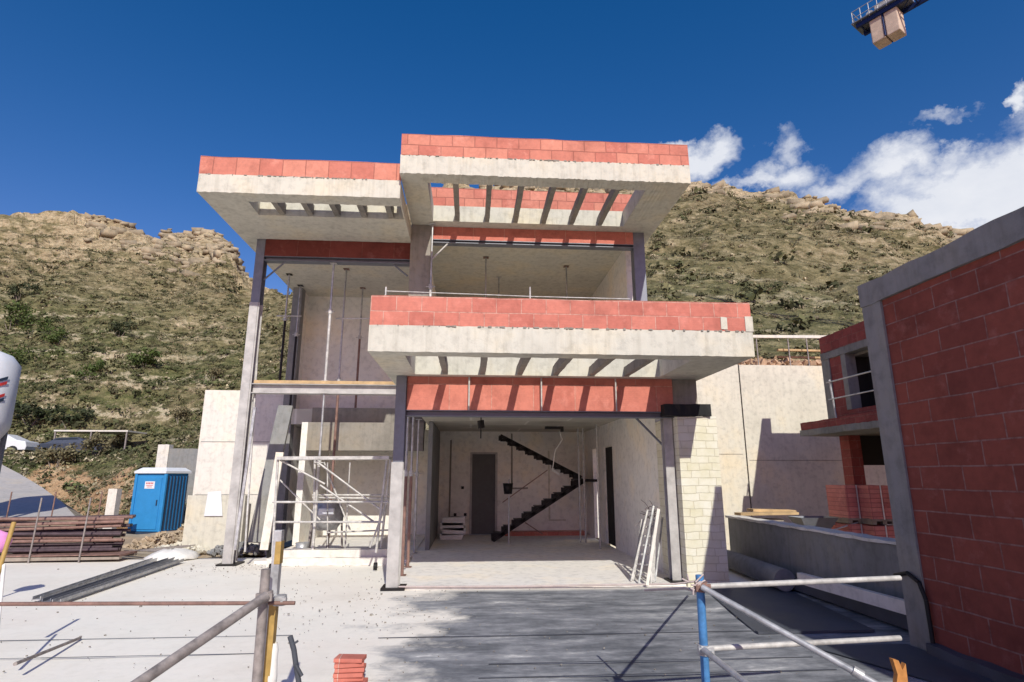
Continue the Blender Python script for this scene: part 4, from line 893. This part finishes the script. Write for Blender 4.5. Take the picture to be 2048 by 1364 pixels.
# ------------------------------------------------------------ near brick building, right
NB=thing('brick_building',(6,2,0),'near unfinished red brick building with a grey concrete corner column on the right','building')
WX=4.56
build('brick_wall',MB().rbox(WX,WX+.2,-5,5.88,.02,3.6,.004,.3),'brick_wall',NB)
build('brick_wall',MB().rbox(WX+.25,9.5,5.95,6.15,.0,3.6,.004),'brick_wx',NB)
build('corner_column',MB().rbox(WX-.02,WX+.24,5.88,6.18,-.05,3.6,.006,.12),'conc_grey',NB)
build('ring_beam',MB().rbox(WX-.035,WX+.24,-5,6.19,3.602,3.86,.01,.2),'conc_grey',NB)
build('ring_beam',MB().rbox(WX+.245,9.5,5.93,6.19,3.602,3.86,.006),'conc_grey',NB)
build('roof',MB().box(WX+.24,9.5,-5,5.93,3.62,3.8),'conc_dark',NB)
build('plinth',MB().rbox(WX-.12,WX+.1,-5,5.84,-.02,.1,.01,.2),'dark_grey',NB)
hz=MB();q=[PX(1790,1150,WX-.03),PX(1815,1146,WX-.05),PX(1838,1165,WX-.05),PX(1852,1200,WX-.04),PX(1862,1260,WX-.04),PX(1872,1330,WX-.05),PX(1850,1380,WX-.1)];hz.path([Vector(a) for a in q],.02,8)
build('black_hose',hz,'rubber',None,'black hose hanging in a loop on the corner column','hose')
# dark sheets standing in for the building's shadow on the ground
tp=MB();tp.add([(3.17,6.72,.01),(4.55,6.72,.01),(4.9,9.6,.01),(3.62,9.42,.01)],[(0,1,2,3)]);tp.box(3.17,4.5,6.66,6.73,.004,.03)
build('ground_shadow',tp,'dark_grey',None,'dark sheet standing in for the shadow on the ground beside the low wall','painted shadow')
tp=MB();tp.add([(3.45,6.18,.012),(4.5,6.18,.012),(4.5,4.6,.012),(4.1,4.6,.012)],[(3,2,1,0)]);build('ground_shadow',tp,'dark_grey',None,'smaller dark sheet standing in for shade at the foot of the near brick wall','painted shadow')
# low wall and things
LO=thing('parapet_wall',(5.15,9.2,0),'low grey wall running back beside the villa, with its sunlit top edge painted bright','wall')
build('wall_panel',MB().rbox(5.1,5.3,6.6,11.6,-.05,.88,.008,.15),'conc_grey',LO);build('sunlit_edge',MB().rbox(5.06,5.34,6.6,11.62,.882,.92,.008,.15),'render',LO)  # white strip on top: the sunlit edge put into the colour
build('pipe_roll',MB().lathe((0,0,0),[(0,0)],3) if False else MB().tube((4.72,8.9,.17),(4.85,11.2,.17),.16,20),'conc_grey',None,'thick grey pipe lying at the foot of the low wall','pipe')
build('long_beam',MB().bar((4.75,6.4,.3),(4.62,8.3,.3),.08,.14),'render',None,'pale timber beam lying in the shade by the low wall','beam')
build('long_beam',MB().bar((4.95,6.4,.1),(4.9,10.2,.12),.12,.16),'dark_grey',None,'dark beam lying along the foot of the low wall','beam')
for k,(x0,y0,x1,y1,mt) in enumerate(((1475,1028,1590,1026,'wood'),(1480,1038,1560,1040,'wood_d'),(1500,1020,1585,1022,'wood'))):
    build('timber_plank',MB().bar(PY(x0,y0,12+.15*k),PY(x1,y1,12+.15*k),.3,.05),mt,None,['broad yellow plank on the pile behind the low wall','greyish plank at the bottom of the pile behind the low wall','topmost short plank on the pile behind the low wall'][k],'plank','planks behind the low wall')
p=PY(1545,1045,12.1);build('timber_support',MB().rbox(p[0]-.6,p[0]+.25,12,12.5,-.5,p[2],.01),'wood_d',None,'wooden crate carrying the plank pile behind the low wall','crate')
# wheelbarrow in the shade
p=PY(1630,1040,13.5);wb=thing('wheelbarrow',(p[0],13.5,-.5),'dark wheelbarrow in the shadow before the retaining wall','wheelbarrow')
WB=[]
build('tray',MB().add([(p[0]-.5,13.2,.75),(p[0]+.4,13.2,.75),(p[0]+.4,13.8,.75),(p[0]-.5,13.8,.75),(p[0]-.3,13.35,.42),(p[0]+.2,13.35,.42),(p[0]+.2,13.65,.42),(p[0]-.3,13.65,.42)],[(0,1,5,4),(1,2,6,5),(2,3,7,6),(3,0,4,7),(4,5,6,7)]),'steel',wb)
build('wheel',MB().tube((p[0]-.6,13.46,.2),(p[0]-.6,13.54,.2),.2,16),'rubber',wb)
build('handle',MB().path([(p[0]-.6,13.5,.2),(p[0]+.1,13.3,.42),(p[0]+.9,13.25,.65)],.02).path([(p[0]-.6,13.5,.2),(p[0]+.1,13.7,.42),(p[0]+.9,13.75,.65)],.02).path([(p[0]+.2,13.3,.45),(p[0]+.25,13.3,0)],.02),'galv',wb)
# ------------------------------------------------------------ neighbour villa right back
NV=thing('neighbour_villa',(9,10,0),'unfinished brick villa behind the near brick building at right','building')
nx0=7.72;SCL[0]=1.2
uw=build('upper_wall',MB().box(nx0,nx0+.2,11.3,12,2.78,4.15).box(nx0,nx0+.2,8,9.6,2.78,4.15).box(nx0,nx0+.2,9.6,11.3,2.78,3.0),'brick_nb',NV)
build('upper_wall',MB().box(nx0+.2,12,11.8,12,2.78,4.15),'brick_nbx',NV)
build('concrete_frame',MB().rbox(nx0-.03,nx0+.2,8,12.02,4.15,4.3,.006).box(nx0-.02,nx0+.2,11.75,12.02,2.76,4.15).box(nx0-.02,nx0+.2,11.2,11.35,3,4.15),'conc_grey',NV)
build('parapet',MB().rbox(nx0-.02,nx0+.2,8,12.01,4.302,4.66,.006),'brick_nb',NV)
build('roof',MB().box(nx0+.2,12,6.5,12,4.1,4.3),'conc_dark',NV)
build('window_recess',MB().box(nx0+.5,nx0+.6,9.4,11.4,2.8,4.15).box(nx0+.2,nx0+.55,11.3,11.35,2.8,4.15),'dark',NV)
build('window_panel',MB().box(nx0+.1,nx0+.14,9.7,10.5,3.0,3.9),'galv',NV)
build('balcony_slab',MB().rbox(7.02,nx0+.2,8,12.0,2.5,2.62,.008),'conc_grey',NV);build('balcony_edge',MB().rbox(7.04,7.18,8,11.98,2.622,2.78,.006).box(7.18,7.7,11.86,11.98,2.622,2.78),'brick_nb',NV)
build('floor_slab',MB().box(nx0+.2,12,6.5,12,2.5,2.76),'conc_dark',NV)
build('pillar',MB().rbox(7.75,8.0,11.5,11.8,-.02,2.5,.006),'brick_nbx',NV)
build('rear_wall',MB().box(9.5,9.7,8,12,-.02,2.5).box(8,9.5,11.7,11.8,1.9,2.5).box(8.6,9.5,11.6,11.7,-.02,1.9),'dark',NV)
gr=thing('guard_rail',(7.3,10,2.78),'grey tubular guard rail standing on the neighbouring balcony','guard rail')
for y in(9.9,11.2): build('post',MB().tube((7.35,y,2.78),(7.3,y,3.6),.02),'galv',gr)
build('rail',MB().path([(7.3,11.3,3.55),(7.3,8.6,3.55)],.016).path([(7.3,11.3,3.2),(7.3,8.6,3.2)],.014),'galv',gr)
# brick pallets
pm=brick('pallet_brick','x',.3,.1,0,c1=(.7,.28,.24),c2=(.6,.2,.18),mort=(.35,.12,.1),ms=.006,off=0)
pm2=brick('pallet_brick_side','y',.3,.1,0,c1=(.7,.28,.24),c2=(.6,.2,.18),mort=(.35,.12,.1),ms=.006,off=0)
M['pal']=pm;M['pal2']=pm2
pi=0
for (px,Yq) in ((1715,11.0),(1763,10.7)):
    for lv in(0,1):
        xx=PY(px,1000,Yq)[0];z0=.12+lv*.72
        r=thing('brick_pallet',(xx,Yq,z0),['lower left wrapped pack of red bricks by the neighbouring pillar','upper left wrapped pack of red bricks by the neighbouring pillar','lower right wrapped pack of red bricks by the neighbouring pillar','upper right wrapped pack of red bricks by the neighbouring pillar'][pi],'brick pack','packs of bricks beside the neighbouring villa');pi+=1
        build('bricks',MB().rbox(xx-.23,xx+.23,Yq,Yq+.6,z0+.06,z0+.66,.008,.1),'pal',r);build('pallet',MB().box(xx-.23,xx-.15,Yq,Yq+.6,z0-.04,z0+.06).box(xx-.03,xx+.05,Yq,Yq+.6,z0-.04,z0+.06).box(xx+.15,xx+.23,Yq,Yq+.6,z0-.04,z0+.06).box(xx-.24,xx+.24,Yq-.01,Yq+.05,z0+.02,z0+.058),'wood_d',r)
        build('strap',MB().box(xx-.012,xx+.012,Yq-.014,Yq-.011,z0+.05,z0+.67),'bag',r)
build('pallet_base',MB().rbox(7.4,9.6,10.5,11.9,-.02,.08,.006),'conc_grey',NV)
SCL[0]=1
# ------------------------------------------------------------ foreground guard rails
def clamp(p,r,mat='galv'): return MB().tube((p[0],p[1],p[2]-.03),(p[0],p[1],p[2]+.03),.042,12).box(p[0]-.05,p[0]+.05,p[1]-.045,p[1]-.02,p[2]-.022,p[2]+.022).tube((p[0]+.03,p[1]-.07,p[2]),(p[0]+.03,p[1]+.03,p[2]),.009,6)
G=thing('guard_rail',PZ(532,1560,0),'dirty grey tubular guard rail with a slanting brace at the lower left','guard rail')
pa=PY(532,1138,4.0);build('post',MB().tube((pa[0]+.01,4,0),(pa[0],4,pa[2]),.029,14),'dirtytube',G)
build('rail',MB().tube(PY(-700,1209,4.05),PY(-10,1208,4.05),.012,10).tube(PY(-10,1208,4.05),PY(590,1206,4.06),.012,10),'rusty',G)
ps=PY(532,1192,3.95);build('brace',MB().tube(ps,PY(250,1385,3.2),.028,14),'dirtytube',G)
build('clamp',clamp(PY(532,1192,4.0),G),'dirtytube',G);build('clamp',clamp(PY(560,1200,4.12),G),'galv',G)
P2=thing('painted_post',PZ(565,1500,0),'ochre and grey painted post strapped beside the guard rail post','post')
pb=PY(559,1060,4.15);bx=pb[0]
build('shaft',MB().box(bx-.026,bx+.026,4.12,4.18,.0,pb[2]),'galv',P2,bevel=.004)
build('paint_band',MB().box(bx-.014,bx+.028,4.117,4.182,.05,.93).box(bx-.008,bx+.029,4.116,4.183,1.13,pb[2]-.07),'yellow',P2)
build('plastic_wrap',MB().lathe((bx+.03,4.15,.35),[(.02,.3),(.03,.26),(.028,.2),(.036,.1),(.03,0),(.02,0)],10),'bag',P2)
dk=MB();dk.path([PY(580,1272,4.4),PY(588,1300,4.4),PY(592,1330,4.4),PY(600,1380,4.4)],.018,6).path([PY(583,1290,4.4),PY(596,1282,4.4)],.008,6).path([PY(592,1330,4.38),PY(604,1352,4.38)],.012,6)  # dark path drawn where the post's shadow falls
build('post_shadow',dk,'dark_grey',None,'dark ragged strip standing in for the post shadow behind the ochre painted post','strap')  # no real strap: the post's shadow built as a dark strip
# right rails
G2=thing('guard_rail',PZ(1410,1560,0),'blue guard rail post with pale rails running to the brick wall','guard rail')
pc=PY(1399,1150,4.0);build('post',MB().tube((pc[0]-.01,4,0),(pc[0],4,pc[2]),.027,14),'blue',G2)
for (ya,yb) in ((1173,1156),(1298,1276)): build('rail',MB().tube(PY(1402,ya,3.97),(WX-.01,)+PX(1795,yb,WX)[1:] if False else PY(1800,yb,4.1),.018,12),'galv_w',G2)
for a,b,yy in (((1404,1174),(1760,1372),3.3),((1408,1300),(1515,1385),3.4)): build('brace',MB().tube(PY(*a,3.93),PY(*b,yy),.019,12),'galv',G2)
build('coupler',MB().tube(PY(1705,1340,3.38),PY(1725,1352,3.36),.028,12),'galv',G2)
build('clamp',clamp(PY(1402,1173,4.0),G2),'rusty',G2);build('clamp',clamp(PY(1408,1299,4.0),G2),'galv',G2)
tg=MB()
for k in range(10):
    a=Vector(PY(1385+random.uniform(-8,16),1170+random.uniform(-6,8),3.96));tg.path([a,a+Vector((random.uniform(-.06,.06),0,random.uniform(-.05,.05)))],.006,5)
build('wire_knot',tg,'rope',G2)
rod([(1.5,4,.95),PY(1370,1176,4.3),PY(1290,1180,5)],.01,'rope','tie_rope','pinkish rope leading left from the blue post','rope')
# brick pile
for k in range(6):
    z=.0+k*.035;cx,cyy=-.97,5.42;aa=random.uniform(-.25,.25)
    x_=Vector((math.cos(aa),math.sin(aa),0));y_=Vector((-math.sin(aa),math.cos(aa),0))
    m=MB().obox((cx+random.uniform(-.02,.02),cyy+random.uniform(-.02,.02),z+.02),x_*.12,y_*.07,Vector((0,0,.0155)))
    build('brick_tile',m,'brick_lint',None,f'thin red clay tile, {["lowest","second from the ground","third from the ground","fourth from the ground","second from the top","topmost"][k]} in the small stack on the deck','clay tile','clay tiles stacked on the deck',bevel=.003)
# broken timber piece
m=MB();p=PY(1803,1364,4.3);zt=PY(1803,1318,4.3)[2]
m.add([(p[0]-.05,4.3,.1),(p[0]+.045,4.3,.1),(p[0]+.05,4.3,zt-.03),(p[0]+.02,4.3,zt-.07),(p[0]+.0,4.3,zt-.01),(p[0]-.04,4.3,zt),(p[0]-.02,4.3,zt-.1),(p[0]-.05,4.3,zt-.2),
 (p[0]-.05,4.34,.0),(p[0]+.045,4.34,.0),(p[0]+.05,4.34,zt-.03),(p[0]+.02,4.34,zt-.07),(p[0]+.0,4.34,zt-.01),(p[0]-.04,4.34,zt),(p[0]-.02,4.34,zt-.1),(p[0]-.05,4.34,zt-.2)],[tuple(range(8)),tuple(range(8,16))[::-1]]+[(i,i+8,(i+1)%8+8,(i+1)%8) for i in range(8)])
M['orange_wood']=plain('orange_timber',(.62,.27,.08),.8,0,.35,9);build('broken_timber',m,'orange_wood',None,'splintered orange timber stake at the lower right','timber stake')
# ------------------------------------------------------------ crane
E=Vector(PY(1760,38,17));KS=17/30;Dv=Vector((.52,-.85,.0)).normalized();Sd=Dv.cross(Vector((0,0,1))).normalized();U=Vector((0,0,1))
Dv,Sd,U=Dv*KS,Sd*KS,U*KS
K=thing('tower_crane',(E+Dv*12-U*1).to_tuple(),'dark blue crane counter jib with a hanging concrete counterweight, high at the upper right','crane')
def kp(a,b,c_): return E+Dv*a+Sd*b+U*c_
m=MB()
for s in(-.55,.55):
    m.bar(kp(-1.2,s,0),kp(16,s,0),.16*KS,.3*KS)
for k in range(17): m.bar(kp(-1+k,-.55,0),kp(-1+k,.55,0),.08*KS,.1*KS);m.bar(kp(-1+k,-.55,0),kp(k,.55,0),.05*KS,.05*KS)
M['crane']=plain('dark_blue_crane_paint',(.012,.025,.10),.5,.1);build('counter_jib',m,'crane',K)
m=MB()
for s in(-.75,.75):
    for hgt in(.55,1.05): m.bar(kp(-1.3,s,hgt),kp(1.8,s,hgt),.04*KS)
    for k in range(7): m.bar(kp(-1.3+k*.5,s,0.1),kp(-1.3+k*.5,s,1.05),.035*KS)
for hgt in(.55,1.05): m.bar(kp(-1.3,-.75,hgt),kp(-1.3,.75,hgt),.04*KS)
build('handrail',m,'galv',K);build('walkway',MB().obox(kp(.2,0,.2),Dv*1.6,Sd*.8,U*.03),'steel',K)
build('winch',MB().obox(kp(.6,0,.55),Dv*.7,Sd*.45,U*.3).tube(kp(-.4,-.4,.5),kp(-.4,.4,.5),.22*KS,14),'galv_w',K,bevel=.03)
M['cw']=plain('counterweight_concrete',(.6,.46,.36),.9,0,.25,3)
for k in range(2): build('counterweight',MB().obox(kp(-.1+k*.85,0,-.95),Dv*.38,Sd*.5,U*.85),'cw',K,bevel=.03)
m=MB()
for s in(-.5,.5): m.bar(kp(.3,s,0),kp(.3,s,-1.7),.07*KS)
build('hanger',m,'crane',K)
mst=MB()
for a,b_ in((-.7,-.7),(.7,-.7),(.7,.7),(-.7,.7)): mst.bar(kp(17+a,b_,2),(kp(17+a,b_,0).x,kp(17+a,b_,0).y,-1.5),.14*KS)
for k in range(15):
    for a,b_,c_,d_ in((-.7,-.7,.7,-.7),(.7,-.7,.7,.7),(.7,.7,-.7,.7),(-.7,.7,-.7,-.7)): mst.bar(kp(17+a,b_,-k*2),kp(17+c_,d_,-k*2-2),.07*KS)
build('mast',mst,'crane',K)
# ------------------------------------------------------------ camera
cam=bpy.data.cameras.new('camera');co=bpy.data.objects.new('camera',cam);COL.objects.link(co);SC.camera=co
cam.sensor_width=36;cam.lens=F/2048*36;cam.clip_end=2000;cam.clip_start=.05
co.matrix_world=Matrix(((RT[0],UP[0],-FW[0],0),(RT[1],UP[1],-FW[1],0),(RT[2],UP[2],-FW[2],H),(0,0,0,1)))
SC.view_settings.view_transform='Standard';SC.view_settings.look='None';SC.view_settings.exposure=0;SC.view_settings.gamma=1
SC.cycles.max_bounces=8;SC.cycles.diffuse_bounces=5
